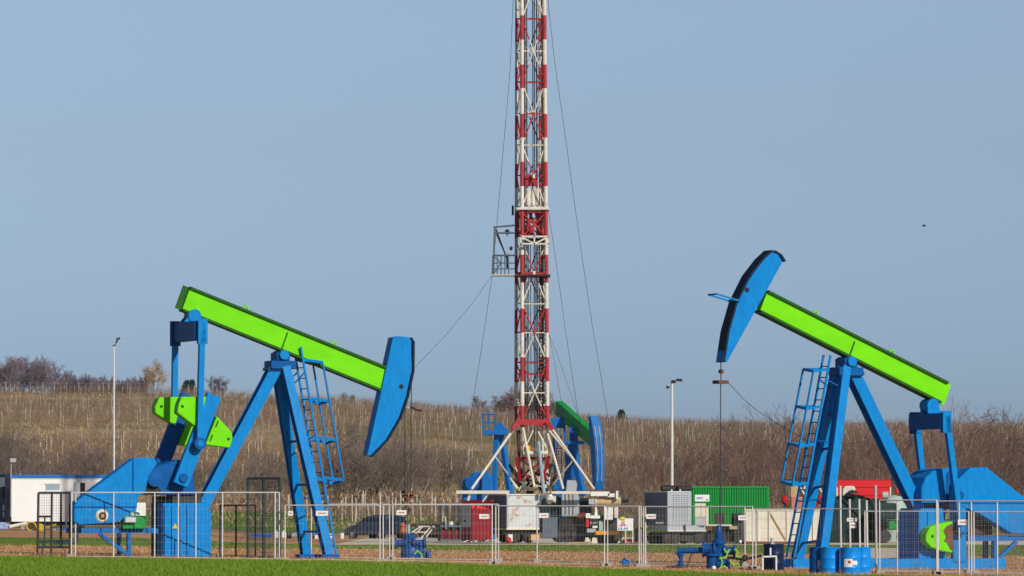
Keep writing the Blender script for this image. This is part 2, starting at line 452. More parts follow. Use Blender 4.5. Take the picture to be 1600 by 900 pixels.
def sheet(name, xs, ys, m_, lift=0.0, edge0=None, edge1=None):
    """terrain-following sheet; edge0/edge1 give y limits as functions of x"""
    xs = np.asarray(xs, float); nr = len(ys)
    X = np.tile(xs[None, :], (nr, 1))
    if edge0 is not None:
        t = np.asarray(ys, float)[:, None]
        Y = edge0(xs)[None, :] * (1 - t) + edge1(xs)[None, :] * t
    else:
        Y = np.tile(np.asarray(ys, float)[:, None], (1, len(xs)))
    Z = gz(X, Y) + lift
    V = np.stack([X, Y, Z], axis=2).reshape(-1, 3)
    nc = len(xs); i, j = np.meshgrid(np.arange(nr - 1), np.arange(nc - 1), indexing='ij')
    b0 = (i * nc + j).ravel()
    Fc = np.stack([b0, b0 + 1, b0 + nc + 1, b0 + nc], axis=1)
    me = np_mesh(name, V, Fc, m_)
    me.polygons.foreach_set('use_smooth', [True] * len(me.polygons))
    o = link(name, me); o['kind'] = 'structure'
    return o
XS = np.concatenate([np.linspace(-2500, -300, 12), np.linspace(-260, -64, 29), np.linspace(-60, 60, 61), np.linspace(64, 260, 29), np.linspace(300, 2500, 12)])
YS = np.concatenate([np.array([-400, -100, -20, 0, 40, 80, 100]), np.arange(104, 344, 4), np.arange(350, 1000, 10), np.array([1040, 1100, 1300, 1600, 2200, 3000, 4000])])
sheet('ground', XS, YS, M['soil'])
_gx = [-60, -22, -8, -2.8, 1.8, 6.5, 14, 60]
_gy = [147.5, 147.0, 144.5, 142.0, 134.0, 125.5, 124.5, 124.0]
def grass_edge(x): return np.interp(x, _gx, _gy) + 0.5 * np.sin(np.asarray(x) * 2.1) + 0.35 * np.sin(np.asarray(x) * 5.3 + 1)
xs1 = np.linspace(-60, 60, 241)
sheet('grass_field', xs1, np.linspace(0, 1, 14), M['grass'], 0.012, lambda x: np.full_like(x, 60.0), grass_edge)
sheet('bare_soil_strip', xs1, np.linspace(0, 1, 16), M['stubble'], 0.008, lambda x: grass_edge(x) - 0.5, lambda x: 190 + 1.2 * np.sin(x * .7) + 0.9 * np.sin(x * 2.3))
sheet('green_verge', xs1, np.linspace(0, 1, 12), M['oldgrass'], 0.016, lambda x: 187 + 1.8 * np.sin(x * .7) + 0.9 * np.sin(x * 2.3), lambda x: 244 + 0.8 * np.sin(x * .9))
sheet('gravel_pad', np.linspace(-9, 60, 120), np.linspace(0, 1, 12), M['gravel'], 0.020, lambda x: 243.5 + 0.8 * np.sin(x * .9), lambda x: np.full_like(x, 300.0))
sheet('bare_yard', np.linspace(-60, -8.8, 100), np.linspace(0, 1, 12), M['stubble'], 0.014, lambda x: 243.5 + 0.8 * np.sin(x * .9), lambda x: np.full_like(x, 306.0))
sheet('pasture', np.linspace(-26, 60, 120), np.linspace(0, 1, 8), M['oldgrass'], 0.020, lambda x: 312 + 1.0 * np.sin(x * .5), lambda x: 345 + 3 * np.sin(x * .3))

# ================================================================ pump jacks
def pump_jack(S):
    f = S['f']; th = R(S['theta']); D = S['D']
    ax = Vector((f * math.cos(th), f * math.sin(th), 0)); nn = Vector((math.sin(th), -math.cos(th), 0))
    px0, py0 = S['pivot']
    O = P(px0, py0, D); O.z = G(O.x, D)
    rz = math.atan2(ax.y, ax.x)
    root = thing('pump_jack', S['label'], 'pump jack', O, rz, 'blue and green pump jacks')
    def J(px, py, v=0.0):
        d = ray(px, py)
        u = ((O.y + v * nn.y) * d.x - (O.x + v * nn.x) * d.y) / (ax.x * d.y - ax.y * d.x)
        Y = O.y + u * ax.y + v * nn.y
        return Vector((u, -f * v, EYE + d.z / d.y * Y - O.z))
    def y(v): return -f * v
    def away(t): return Vector((0, f * t, 0))       # thickness going away from the near side
    B = lambda mb, name, m, par=root, **k: mb.build(name, m, par, local=True, **k)
    up = Vector((0, 0, 1)); lat = Vector((0, 1, 0))
    # walking beam
    T, Hd = J(*S['beam'][0]), J(*S['beam'][1])
    d = (Hd - T).normalized(); pn = Vector((-d.z, 0, d.x))
    if pn.z < 0: pn = -pn
    wd = S['beam_w']
    bm_ = MB(); bm_.beam(T, Hd, 0.26, wd - 0.14, up=pn); beam = B(bm_, 'walking_beam', M['lime'])
    for sgn in (1, -1):
        c = pn * sgn * (wd / 2 - 0.035)
        B(MB().beam(T + c, Hd + c, 0.42, 0.07, up=pn), 'flange', M['lime_edge'], beam)
    # web stiffener lines and end plates
    st = MB(); pv = J(*S['stiff'])
    for v in (.145, -.145): st.beam(pv + Vector((0, v, 0)) - pn * wd * .40, pv + Vector((0, v, 0)) + pn * wd * .30, 0.04, 0.03, up=lat)
    B(st, 'stiffener', M['lime_edge'], beam)
    B(MB().beam(T - pn * wd * .47 - d * .012, T + pn * wd * .47 - d * .012, 0.38, 0.05, up=lat), 'end_plate', M['lime_edge'] if f > 0 else M['lime'], beam)  # left jack's end in dark green: shade painted into the plate
    for k in S['lugs']:
        lug = MB()
        c = T + d * k + pn * (wd / 2 + .06)
        for q in (-.1, .1): lug.beam(c + d * q - pn * .06, c + d * q * .5 + pn * .06, .05, .05)
        lug.beam(c - d * .06 + pn * .06, c + d * .06 + pn * .06, .05, .05)
        B(lug, 'lifting_lug', M['lime'], beam)
    # horsehead
    tk = S['head_t']
    hp = [J(px, py, tk / 2) for px, py in S['head']]
    head = B(MB().prism(hp, away(tk)), 'horsehead', M['blue'], bevel=.012)
    arc = [J(px, py, 0) for px, py in S['arc']]
    tr = MB()
    for a, b in zip(arc[:-1], arc[1:]):
        dd = (b - a).normalized(); tr.beam(a - dd * .02, b + dd * .02, tk - .10 if f > 0 else tk + .012, .06, up=lat.cross(dd))
    B(tr, 'cable_track', M['navy'], head)  # navy carries the shade of the arc face turned from the sun
    hx, hy = S['hole']; hc = J(hx, hy, tk / 2)
    B(MB().tube(hc + away(.02), hc - away(.006), .075, n=14), 'lifting_hole', M['navy'], head)
    if S.get('cap'):
        cp = [J(px, py, 0) for px, py in S['cap']]
        c_ = MB()
        for a, b in zip(cp[:-1], cp[1:]): c_.beam(a, b, tk + .02, .06, up=lat.cross((b - a).normalized()))
        B(c_, 'top_plate', M['navy'], head)
    # bridle, carrier bar, polished rod
    br = S['bridle']
    for v in (.10, -.10):
        B(MB().path([J(px, py, v) for px, py in br['cable']], .017), 'bridle_cable', M['cable'])
    a = J(*br['bar'])
    bar = MB().box(a + Vector((-.17, -.2, -.05)), a + Vector((.17, .2, .05)))
    B(bar, 'carrier_bar', M['rust'])
    for q in br['extra']:
        e = J(*q); rr_ = random.uniform(.05, .085)
        B(MB().lathe(e - Vector((0, 0, rr_)), [(rr_ * .6, 0), (rr_ * 1.2, .02), (rr_ * 1.2, rr_ * 1.4), (rr_ * .6, rr_ * 1.8)], n=9), 'rod_clamp', M['rust'] if random.random() < .6 else M['brown'])
    B(MB().path([J(*q) for q in br['rod']], .016), 'polished_rod', M['cable'])
    # samson post legs
    lw = .27
    for k, v in (('near', 1), ('far', -1)):
        (tx, ty), (bx_, by) = S[k]
        p, q = J(tx, ty, .17 * v), J(bx_, by, S['vb'] * v)
        dd = (q - p).normalized(); g = MB()
        s1 = dd.cross(lat).normalized()
        for sg in (1, -1): g.beam(p + lat * sg * .15, q + lat * sg * .15, lw, .04, up=lat)   # flanges near and far
        g.beam(p, q, .08 if f > 0 else .2, .26, up=lat)
        leg = B(g, 'samson_post_leg', M['blue'])
        B(MB().box(q + Vector((-.28, -.25, -.10)), q + Vector((.28, .25, .0))), 'foot_plate', M['blue_deep'], leg)
    n0, n1 = [J(*S['near'][i], (.17, S['vb'])[i]) for i in (0, 1)]
    f0, f1 = [J(*S['far'][i], -(.17, S['vb'])[i]) for i in (0, 1)]
    for t in S['rungs']:
        B(MB().beam(n0.lerp(n1, t), f0.lerp(f1, t), .07, .07), 'cross_brace', M['blue_deep'])
    # rear brace
    p, q = J(*S['brace'][0]), J(*S['brace'][1])
    g = MB()
    for sg in (1, -1): g.beam(p + lat * sg * .18, q + lat * sg * .18, .36, .045, up=lat)
    g.beam(p, q, .10, .32, up=lat)
    dd = (q - p).normalized()
    brc = B(g, 'rear_brace', M['blue'])
    g = MB().box(p + dd * .25 + Vector((-.28, -.26, -.05)), p + dd * .25 + Vector((.28, .26, .05)))
    B(g, 'brace_joint', M['blue_deep'], brc)
    # bearing at the top
    c = J(*S['bearing'])
    g = MB().box(c + Vector((-.42, -.34, -.42)), c + Vector((.42, .34, -.16)))
    g.box(c + Vector((-.22, -.30, -.158)), c + Vector((.22, .30, .10)))
    B(g, 'bearing_block', M['blue_deep'], bevel=.02)
    B(MB().tube(c + Vector((0, -.40, .02)), c + Vector((0, .40, .02)), .15, n=14), 'saddle_bearing', M['blue'])
    # ladder + cage
    rails = []
    lad = None
    g = MB()
    for k, v in (('rail_n', .22), ('rail_f', -.22)):
        a, b = J(*S[k][0], v), J(*S[k][1], v); rails.append((a, b)); g.beam(a, b, .05, .06)
    L_ = (rails[0][1] - rails[0][0]).length
    lad = B(g, 'ladder', M['blue'])
    nr = int(L_ / .33)
    for i in range(1, nr):
        t = i / nr
        B(MB().tube(rails[0][0].lerp(rails[0][1], t), rails[1][0].lerp(rails[1][1], t), .017, n=5), 'rung', M['blue_deep'], lad)
    for i in S['ladder_tie']:
        m0 = rails[0][0].lerp(rails[0][1], i); m1 = rails[1][0].lerp(rails[1][1], i)
        tgt = n0.lerp(n1, i * .98), f0.lerp(f1, i * .98)
        for m_, t_ in ((m0, tgt[0]), (m1, tgt[1])):
            B(MB().beam(m_, t_, .04, .04), 'ladder_tie', M['blue_deep'], lad)
    on = [J(*q, .38) for q in S['cage_n']]; of = [J(*q, -.38) for q in S['cage_f']]
    g = MB(); g.beam(on[0], on[1], .06, .045); g.beam(of[0], of[1], .06, .045)
    mid0, mid1 = on[0].lerp(of[0], .5), on[1].lerp(of[1], .5)
    out = Vector((.10, 0, 0))
    B(g, 'cage_bar', M['blue'], lad)
    zt, zb = rails[0][0].z, rails[0][1].z
    for t in (0, .33, .66, 1.0):
        a, b = on[0].lerp(on[1], t), of[0].lerp(of[1], t)
        tt = (zt - a.z) / (zt - zb) - .012
        r0, r1 = rails[0][0].lerp(rails[0][1], tt), rails[1][0].lerp(rails[1][1], tt)
        g = MB()
        for u_, v_ in ((r0, a), (a, b), (b, r1)): g.beam(u_, v_, .03, .085, up=up)
        B(g, 'cage_hoop', M['blue'], lad)
    # equalizer and pitmans
    e0, e1 = J(*S['eq'][0]), J(*S['eq'][1])
    c = (e0 + e1) / 2; hh = abs(e0.z - e1.z) / 2; V_ = S['vp']
    eq = B(MB().box((c.x - .16, -V_ + .09, c.z - hh), (c.x + .16, V_ - .09, c.z + hh)), 'equalizer', M['blue_deep'], bevel=.02)
    hg = J(*S['hinge'])
    B(MB().tube(hg + Vector((0, -.24, 0)), hg + Vector((0, .24, 0)), .21, n=16), 'hinge_bearing', M['blue'], eq)
    g = MB()
    for vv in (-.2, .2):
        g.prism([hg + Vector((-.2, vv, -.02)), hg + Vector((.2, vv, -.02)), Vector((c.x + .22, vv, c.z + hh)), Vector((c.x - .22, vv, c.z + hh))], Vector((0, .05, 0)))
    B(g, 'hinge_bracket', M['blue'], eq)
    g = MB()
    for vv in (-.12, .12):
        g.beam(hg + Vector((0, vv, -.16)), hg + pn * .42, .06, .22, up=lat)
    B(g, 'clevis', M['lime'], eq)
    for k, v in (('pit_n', V_), ('pit_f', -V_)):
        a, b = J(*S[k][0], v), J(*S[k][1], v)
        g = MB(); g.beam(a, b, .17, .17, up=lat)
        pit = B(g, 'pitman_arm', M['blue'])
        hx0 = Vector((a.x, a.y, c.z))
        g = MB(); g.box((a.x - .15, a.y - .085, c.z - hh - .12), (a.x + .15, a.y - .05, c.z + hh + .06)); g.box((a.x - .15, a.y + .05, c.z - hh - .12), (a.x + .15, a.y + .085, c.z + hh + .06))
        g.box((a.x - .04, a.y - .049, c.z - .2), (a.x + .04, a.y + .049, c.z + .2))
        B(g, 'pitman_head', M['blue'] if v > 0 else M['blue_deep'], pit)  # deeper blue paints shade onto the far head
        B(MB().tube(b + Vector((0, -.15, 0)), b + Vector((0, .15, 0)), .19, n=14), 'wrist_pin', M['blue_deep'], pit)
        B(MB().tube(b + Vector((0, -.165, 0)), b + Vector((0, .165, 0)), .10, n=10), 'pin_cap', M['blue'], pit)
    # cranks with counterweights
    for k, v in (('near', 1), ('far', -1)):
        cs = S['crank'][k]
        a, b = J(*cs['bar'][0], .86 * v), J(*cs['bar'][1], .86 * v)
        cr = B(MB().beam(a, b, .19, .50, up=lat.cross((b - a).normalized()) if False else (b - a).cross(lat), w2=.19, h2=.46), 'crank_arm', M['blue'] if v > 0 else M['blue_deep'], bevel=.02)  # far arm's shade is put into the deeper blue
        B(MB().tube(a + Vector((0, -.16, 0)) + (b - a) * .08, a + Vector((0, .16, 0)) + (b - a) * .08, .14, n=12), 'shaft_boss', M['blue_deep'], cr)
        for poly in cs['weights']:
            vn = .86 * v + .19
            pts = [J(px, py, vn) for px, py in poly]
            wt_near = wt = B(MB().prism(pts, away(.38)), 'counterweight', M['lime'], cr, bevel=.025)
        for px, py, s_ in cs['marks']:
            g = MB()
            h0 = J(px, py, .86 * v + .19)
            if s_ == 0: g.tube(h0 + away(.02), h0 - away(.006), .05, n=10)
            else: g.beam(h0 - (b - a).normalized() * .10, h0 + (b - a).normalized() * .10, .03, .10, up=lat)
            B(g, 'bolt_hole' if s_ == 0 else 'bolt_slot', M['lime_edge'], cr)
    # gearbox on pedestal
    gv = .56
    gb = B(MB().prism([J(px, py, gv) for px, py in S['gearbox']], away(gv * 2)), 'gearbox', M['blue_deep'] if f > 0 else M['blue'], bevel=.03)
    if S.get('drum'):
        dc = J(*S['drum'], gv + .08)
        B(MB().lathe(dc - away(.02), [(.0, 0), (.25, 0), (.25, .1), (.0, .12)], n=18, axis=-away(1)), 'brake_drum', M['blue_deep'], gb)
        B(MB().prism([J(px, py, gv + .04) for px, py in ((207, 740), (226, 736), (234, 752), (252, 764), (250, 772), (214, 772))], away(.3)), 'oily_shaded_recess', M['black'], gb, bevel=.03)  # black prism stands for an oily recess and the shade in it
        for i in range(5):
            g = MB()
            t = i * 2 * math.pi / 5
            h0 = dc + Vector((.15 * math.cos(t), 0, .15 * math.sin(t)))
            g.tube(h0 - away(.06), h0 - away(.105), .04, n=8)
            B(g, 'drum_hole', M['black'], gb)
    if S.get('cover'):
        B(MB().prism([J(px, py, gv + .02) for px, py in S['cover']], away(.9)), 'gearbox_cover', M['blue_deep'], gb, bevel=.03)
    ped = B(MB().prism([J(px, py, .62) for px, py in S['pedestal']], away(1.24)), 'pedestal', M['blue'], bevel=.015)
    g = MB()
    for px in S['ribs']:
        a, b = J(px, S['rib_y'][0], .62), J(px, S['rib_y'][1], .62)
        g.beam(a - away(.02), b - away(.02), .05, .05)
    B(g, 'rib', M['blue'], ped)
    if S.get('warn'):
        wx, wy, wr = S['warn']
        B(MB().prism([J(wx - wr, wy + wr * .85, .66), J(wx + wr, wy + wr * .85, .66), J(wx, wy - wr, .66)], -away(.012)), 'warning_triangle', M['yellow'], ped)
    # belt guard, motor, platform
    gd = B(MB().prism([J(px, py, .98) for px, py in S['guard']], away(.46)), 'belt_guard', M['blue'], bevel=.02)
    g = MB()
    for (x0, y0), (x1, y1) in S['guard_lines']:
        g.beam(J(x0, y0, .985), J(x1, y1, .985), .03, .05, up=lat)
    B(g, 'guard_seam', M['blue_deep'], gd)
    if S.get('motor'):
        mx_, my_ = S['motor']
        mc = J(mx_, my_, 1.02)
        mo = B(MB().lathe(mc + away(.0), [(0, .0), (.17, .0), (.215, .05), (.215, .62), (.15, .70), (0, .70)], n=18, axis=away(1)), 'electric_motor', M['cream'], smooth=True)
        B(MB().tube(mc, mc - away(.02), .12, n=14), 'fan_grille', M['brown'], mo)
        B(MB().tube(mc - away(.015), mc - away(.03), .05, n=10), 'fan_hub', M['tan'], mo)
        q = J(S['motor'][0] - 24, S['motor'][1] + 2, .7)
        B(MB().lathe(q + Vector((-.15, 0, 0)), [(.05, 0), (.22, .03), (.22, .30), (.05, .38)], n=14, axis=(1, 0, 0)), 'motor_end', M['grey'], mo, smooth=True)
    (x0, y0), (x1, y1) = S['deck']
    a, b = J(x0, y0, .8), J(x1, y1, .8)
    dk = MB(); dk.box((min(a.x, b.x), -.8, min(a.z, b.z)), (max(a.x, b.x), -.62, max(a.z, b.z))); dk.box((min(a.x, b.x), .62, min(a.z, b.z)), (max(a.x, b.x), .8, max(a.z, b.z)))
    for i in range(5):
        xx = a.x + (b.x - a.x) * i / 4; dk.box((xx - .05, -.615, min(a.z, b.z) + .01), (xx + .05, .615, max(a.z, b.z) - .01))
    B(dk, 'motor_deck', M['blue_far'])
    for (p0, p1, v, ww) in S['struts']:
        B(MB().beam(J(*p0, v), J(*p1, v), ww, .1), 'deck_strut', M['blue_far'])
    for px, py, v, sx, sz, mm, nm in S['boxes']:
        c = J(px, py, v)
        B(MB().box(c + Vector((-sx / 2, -.15, -sz / 2)), c + Vector((sx / 2, .15, sz / 2))), nm, M[mm], bevel=.02)
    if S.get('skid'):
        sk = MB()
        for (x0, y0, x1, y1, v, hw) in S['skid']:
            a, b = J(x0, y0, v), J(x1, y1, v)
            for sg in (1, -1): sk.box((min(a.x, b.x), sg * .8 - hw, min(a.z, b.z)), (max(a.x, b.x), sg * .8 + hw, max(a.z, b.z)))
        for i in range(6):
            xx = a.x + (b.x - a.x) * (i + .5) / 6; sk.box((xx - .08, -.695, min(a.z, b.z) + .02), (xx + .08, .695, max(a.z, b.z) - .05))
        B(sk, 'skid', M['blue'])
    if S.get('rust'):
        B(MB().prism([J(px, py, 1.056) for px, py in S['rust']], away(-.008)), 'rust_patch', M['rust'], wt_near)
    if S.get('bracket'):
        b0 = [J(*q, 0) for q in S['bracket']]
        g = MB()
        for v in (.26, -.26): g.beam(b0[0] + lat * v, b0[1] + lat * v, .05, .05)
        g.beam(b0[1] + lat * .28, b0[1] - lat * .28, .05, .05); g.beam(b0[0].lerp(b0[1], .15) + lat * .26, b0[0].lerp(b0[1], .15) - lat * .26, .05, .05)
        B(g, 'cable_guide', M['blue'], head)
    return root, J

LEFT = dict(label='near pump jack at the left, lime beam tipped down towards its low blue horsehead', f=1, theta=22, D=150, pivot=(437, 552),
    beam=((289, 467), (602, 594)), beam_w=.80, stiff=(443, 531), lugs=(1.95, 5.05),
    head=[(614, 527), (623, 525), (639, 527), (643, 533), (643, 580), (634.5, 620), (623, 653), (603, 687), (579, 712), (574, 711)],
    arc=[(640.5, 529), (644, 535), (643.5, 580), (635, 620), (623.5, 653), (603.5, 687), (580, 712)], head_t=.44, hole=(627, 604),
    cap=None, bridle=dict(cable=[(643, 560), (642.5, 700), (642, 766)], bar=(638, 769), extra=[(632, 775), (643, 775), (637, 780), (631, 785), (642, 786), (636, 791), (632, 795), (641, 796), (637, 801)], rod=[(637, 735), (637, 800), (637, 842)]),
    near=((445, 572), (513, 866)), far=((432, 572), (478, 866)), vb=.95, rungs=(.17, .40, .63, .88),
    brace=((434, 566), (314, 793)), bearing=(438, 556),
    rail_n=((470, 542), (526, 869)), rail_f=((459, 542), (514, 869)), ladder_tie=(.12, .42, .72),
    cage_n=((504, 566), (537, 750)), cage_f=((489, 569), (521, 756)),
    eq=((295, 503), (295, 533)), hinge=(301, 494), vp=1.12,
    pit_n=((316, 505), (311, 693)), pit_f=((274, 505), (272, 668)),
    crank=dict(near=dict(bar=((281, 758), (334, 617)), weights=[[(284, 620), (323, 620), (313, 655), (306, 667), (277, 645), (279, 632)], [(339, 650), (362, 675), (364, 685), (359, 700), (321, 695)]],
                         marks=[(285, 635, 0), (357, 686, 0), (339, 662, 1), (330, 684, 1)]),
               far=dict(bar=((240, 758), (293, 617)), weights=[[(249, 621), (283, 620), (281, 640), (274, 665), (243, 646), (242, 636)], [(297, 650), (320, 675), (322, 685), (317, 700), (279, 695)]],
                        marks=[(252, 635, 0)])),
    gearbox=[(226, 735), (250, 727), (279, 718), (285, 720), (302, 742), (306, 773), (226, 773)], drum=(241, 748),
    pedestal=[(255, 786), (318, 786), (330, 800), (330, 870), (255, 870)], ribs=(258, 269, 282, 293, 306), rib_y=(790, 868), warn=(273.5, 822, 4.5),
    guard=[(116, 790), (120, 783), (208, 717), (213, 715), (240, 715), (246, 724), (232, 745), (227, 770), (216, 776), (213, 800), (182, 817), (124, 820), (116, 815)],
    guard_lines=[((117, 792), (214, 792)), ((208, 718), (208, 768))], motor=(160, 806),
    deck=((127, 825), (248, 833)), struts=[((155, 834), (203, 869), .8, .12), ((201, 833), (201, 869), .8, .17), ((155, 834), (203, 869), -.8, .12), ((186, 833), (186, 869), -.8, .17)],
    boxes=[(208, 816, .85, .75, .40, 'green', 'control_box'), (202, 812, 1.02, .36, .18, 'silver', 'gauge_panel'), (217, 796, .8, .36, .42, 'white', 'tool_cabinet'), (209, 803, .9, .3, .14, 'palegreen', 'oil_tray'), (290, 780, .3, .95, .34, 'dark', 'gearbox_base'), (284, 780, -.3, .95, .34, 'dark', 'gearbox_base'), (248, 822, -.2, .36, 1.85, 'brown', 'back_panel')],
    skid=None)
RIGHT = dict(label='near pump jack at the right, blue horsehead raised high, lime beam sloping down behind', f=-1, theta=26, D=145, pivot=(1322, 562),
    beam=((1471.5, 613.5), (1190, 471)), beam_w=.72, stiff=(1328, 544), lugs=(2.1, 5.0),
    head=[(1200, 397), (1205, 393), (1216, 398), (1223, 409), (1136, 566), (1130, 565), (1137, 523), (1150, 477), (1171, 437), (1188, 411)],
    arc=[(1200, 393), (1186, 406), (1166, 432), (1146, 472), (1133, 518), (1126, 565)], head_t=.46, hole=(1167, 453),
    cap=[(1200, 393), (1206, 393.5), (1215, 399), (1221, 409)],
    bridle=dict(cable=[(1126.5, 563), (1126.5, 596)], bar=(1126, 597), extra=[(1127, 580)], rod=[(1126, 600), (1126, 836)]),
    near=((1320, 572), (1283, 868)), far=((1309, 575), (1246, 873)), vb=.95, rungs=(.25, .43, .63, .92),
    brace=((1326, 572), (1433, 797)), bearing=(1322, 566),
    rail_n=((1298, 555), (1241, 871)), rail_f=((1287, 555), (1229, 871)), ladder_tie=(.12, .42, .72),
    cage_n=((1271, 580), (1238, 758)), cage_f=((1255, 577), (1221, 753)),
    eq=((1453, 646), (1453, 671)), hinge=(1452, 634), vp=1.1,
    pit_n=((1478, 650), (1501, 826)), pit_f=((1430, 650), (1447, 795)),
    crank=dict(near=dict(bar=((1496, 765), (1498, 878)), weights=[[(1489, 814), (1481, 816), (1465, 819), (1453, 824), (1447, 836), (1447, 846), (1455, 855), (1470, 861), (1489, 864)]], marks=[(1457, 838, 0)]),
               far=dict(bar=((1446, 765), (1448, 878)), weights=[], marks=[])),
    gearbox=[(1440, 786), (1440, 762), (1447, 746), (1458, 736), (1471, 732), (1490, 731), (1502, 735), (1502, 786)], drum=None,
    cover=[(1478, 740), (1487, 731), (1503, 733), (1506, 790), (1478, 790)],
    pedestal=[(1440, 794), (1436, 800), (1436, 885), (1478, 885), (1478, 794)], ribs=(1450, 1464), rib_y=(798, 884), warn=None,
    guard=[(1497, 750), (1500, 744), (1514, 731), (1542, 730), (1600, 777), (1640, 812), (1646, 826), (1640, 834), (1582, 834), (1562, 822), (1533, 804), (1497, 788)],
    guard_lines=[((1498, 786), (1640, 786)), ((1500, 745), (1515, 731))], motor=(1632, 818),
    deck=((1512, 838), (1665, 845)), struts=[((1588, 846), (1556, 876), .8, .12), ((1553, 845), (1553, 884), .8, .17), ((1640, 845), (1640, 884), .8, .17), ((1540, 845), (1540, 884), -.8, .17), ((1650, 845), (1650, 884), -.8, .17)],
    boxes=[(1528, 817, .3, .85, .72, 'brown', 'sheave_housing'), (1462, 790, 0, .9, .2, 'dark', 'gearbox_base')], rust=[(1474, 829), (1479, 822), (1488, 818), (1489, 862), (1484, 857), (1480, 848), (1475, 846), (1478, 838)],
    skid=[(1237, 874, 1568, 890, .8, .11)], bracket=((1150, 471), (1114, 460)))
jackL, JL = pump_jack(LEFT)
jackR, JR = pump_jack(RIGHT)

# ---------------------------------------------------------------- two pump jacks behind the rig (farther, another pattern)
def far_post(root, apex_n, apex_f, feet, Dn, wdt=.3):
    for (ax_, ay_, ad), (fx, fy, fd) in zip((apex_n, apex_n, apex_f, apex_f), feet):
        MB().beam(P(ax_, ay_, ad), P(fx, fy, fd), wdt, wdt, w2=wdt * 1.25, h2=wdt * 1.25).build('post_leg', M['blue_far'], root)
b0 = onground(890, 292)
J3 = thing('pump_jack', 'distant pump jack with darker green beam, its blue horsehead facing the viewer', 'pump jack', b0, 0, 'blue and green pump jacks')
tl, hd = P(873, 637, 294.5), P(930, 688, 288.5)
d3 = (hd - tl).normalized(); up3 = Vector((0, 0, 1)); s3 = d3.cross(up3).normalized(); n3 = s3.cross(d3)
bm3 = MB().beam(tl, hd, .42, .86, up=n3).build('walking_beam', M['green_far'], J3)
for k in (.62, .8, .9):
    c = tl.lerp(hd, k) + n3 * .44
    MB().box(c + Vector((-.08, -.08, -.03)), c + Vector((.08, .08, .12))).build('lifting_lug', M['green_far'], bm3)
# horsehead: curved plate box, arc facing the viewer
fwd = Vector((d3.x, d3.y, 0)).normalized(); sd = Vector((fwd.y, -fwd.x, 0))
hc = P(932, 706, 288)
prof = [(-.35, 2.10), (.10, 2.15), (.42, 1.55), (.62, .9), (.70, .1), (.60, -.9), (.30, -1.75), (-.10, -2.3), (-.35, -2.1)]
pts = [hc + fwd * (a * .8) + Vector((0, 0, b)) - sd * (.29 - b * .07) for a, b in prof]
h3 = MB().prism(pts, sd * .58).build('horsehead', M['blue_far'], J3, bevel=.03)
for q in (-.10, .16):
    g = MB()
    for (a0, b0_), (a1, b1_) in zip(prof[2:6], prof[3:7]):
        g.beam(hc + fwd * (a0 * .8 + .03) + Vector((0, 0, b0_)) + sd * (q + b0_ * .07), hc + fwd * (a1 * .8 + .03) + Vector((0, 0, b1_)) + sd * (q + b1_ * .07), .045, .03)
    g.build('cable_track', M['grey'], h3)
far_post(J3, (893, 690, 291), (899, 690, 293), [(884, 775, 290), (911, 775, 290.5), (889, 772, 294.5), (906, 772, 295)], 0)
MB().pbox(884, 689, 915, 694, 290.5, 2.2).build('platform', M['blue_far'], J3)
g = MB()
for x in (884, 899, 915): g.tube(P(x, 689, 290.6), P(x, 675, 290.6), .03, n=5)
g.tube(P(884, 675, 290.6), P(915, 675, 290.6), .03, n=5)
g.build('railing', M['blue_far'], J3)
MB().pbox(890, 668, 903, 689, 291, 1.2).build('bearing_block', M['blue_far'], J3)
MB().prism([P(861, 653, 293), P(884, 651, 293), P(888, 660, 293), P(881, 669, 293), P(862, 668, 293)], Vector((0, 1.3, 0))).build('equalizer', M['blue_far'], J3)
for x in (864, 882): MB().beam(P(x, 664, 293.5), P(x + 4, 752, 293.5), .14, .14).build('pitman_arm', M['blue_far'], J3)
l3 = MB()
for x in (869, 877): l3.beam(P(x, 672, 292), P(x, 772, 292), .05, .05)
l3 = l3.build('ladder', M['blue_far'], J3)
for i in range(22):
    yy = 674 + i * 4.5; MB().tube(P(869, yy, 292), P(877, yy, 292), .02, n=4).build('rung', M['blue_far'], l3)
MB().pbox(863, 748, 884, 842, 293, 1.8).build('gearbox', M['blue_far'], J3, bevel=.1)
MB().pbox(858, 820, 930, 846, 290, 3.6).build('skid', M['blue_far'], J3)

b0 = onground(772, 282)
J4 = thing('pump_jack', 'distant blue pump jack post with railed cage on top, left of the derrick', 'pump jack', b0, 0, 'blue and green pump jacks')
far_post(J4, (776, 678, 281), (783, 678, 281.5), [(767, 845, 280), (768, 845, 281.5), (801, 800, 281), (803, 800, 282.4)], 0, .24)
MB().pbox(754, 672, 794, 679, 280.4, 2.6).build('platform', M['blue_far'], J4)
MB().prism([P(771, 672, 281), P(772, 662, 281), P(779, 660, 281), P(784, 661, 281), P(793, 672, 281)], Vector((0, 1.2, 0))).build('bearing_block', M['blue_far'], J4)
g = MB()
for dd in (280.5, 282.6):
    for x in (754, 764, 774): g.tube(P(x, 672, dd), P(x, 647, dd), .045, n=5)
    for yy in (647.5, 660): g.tube(P(754, yy, dd), P(774, yy, dd), .045, n=5)
for x in (754, 774):
    for yy in (647.5, 660): g.tube(P(x, yy, 280.5), P(x, yy, 282.6), .045, n=5)
g.build('railing', M['blue_far'], J4)
MB().prism([P(722, 752, 280), P(726, 746, 280), P(735, 745, 280), P(738, 738, 280), P(752, 737, 280), P(768, 742, 280), P(768, 842, 280), P(722, 842, 280)], Vector((0, 2.2, 0))).build('gearbox', M['blue_far'], J4, bevel=.1)
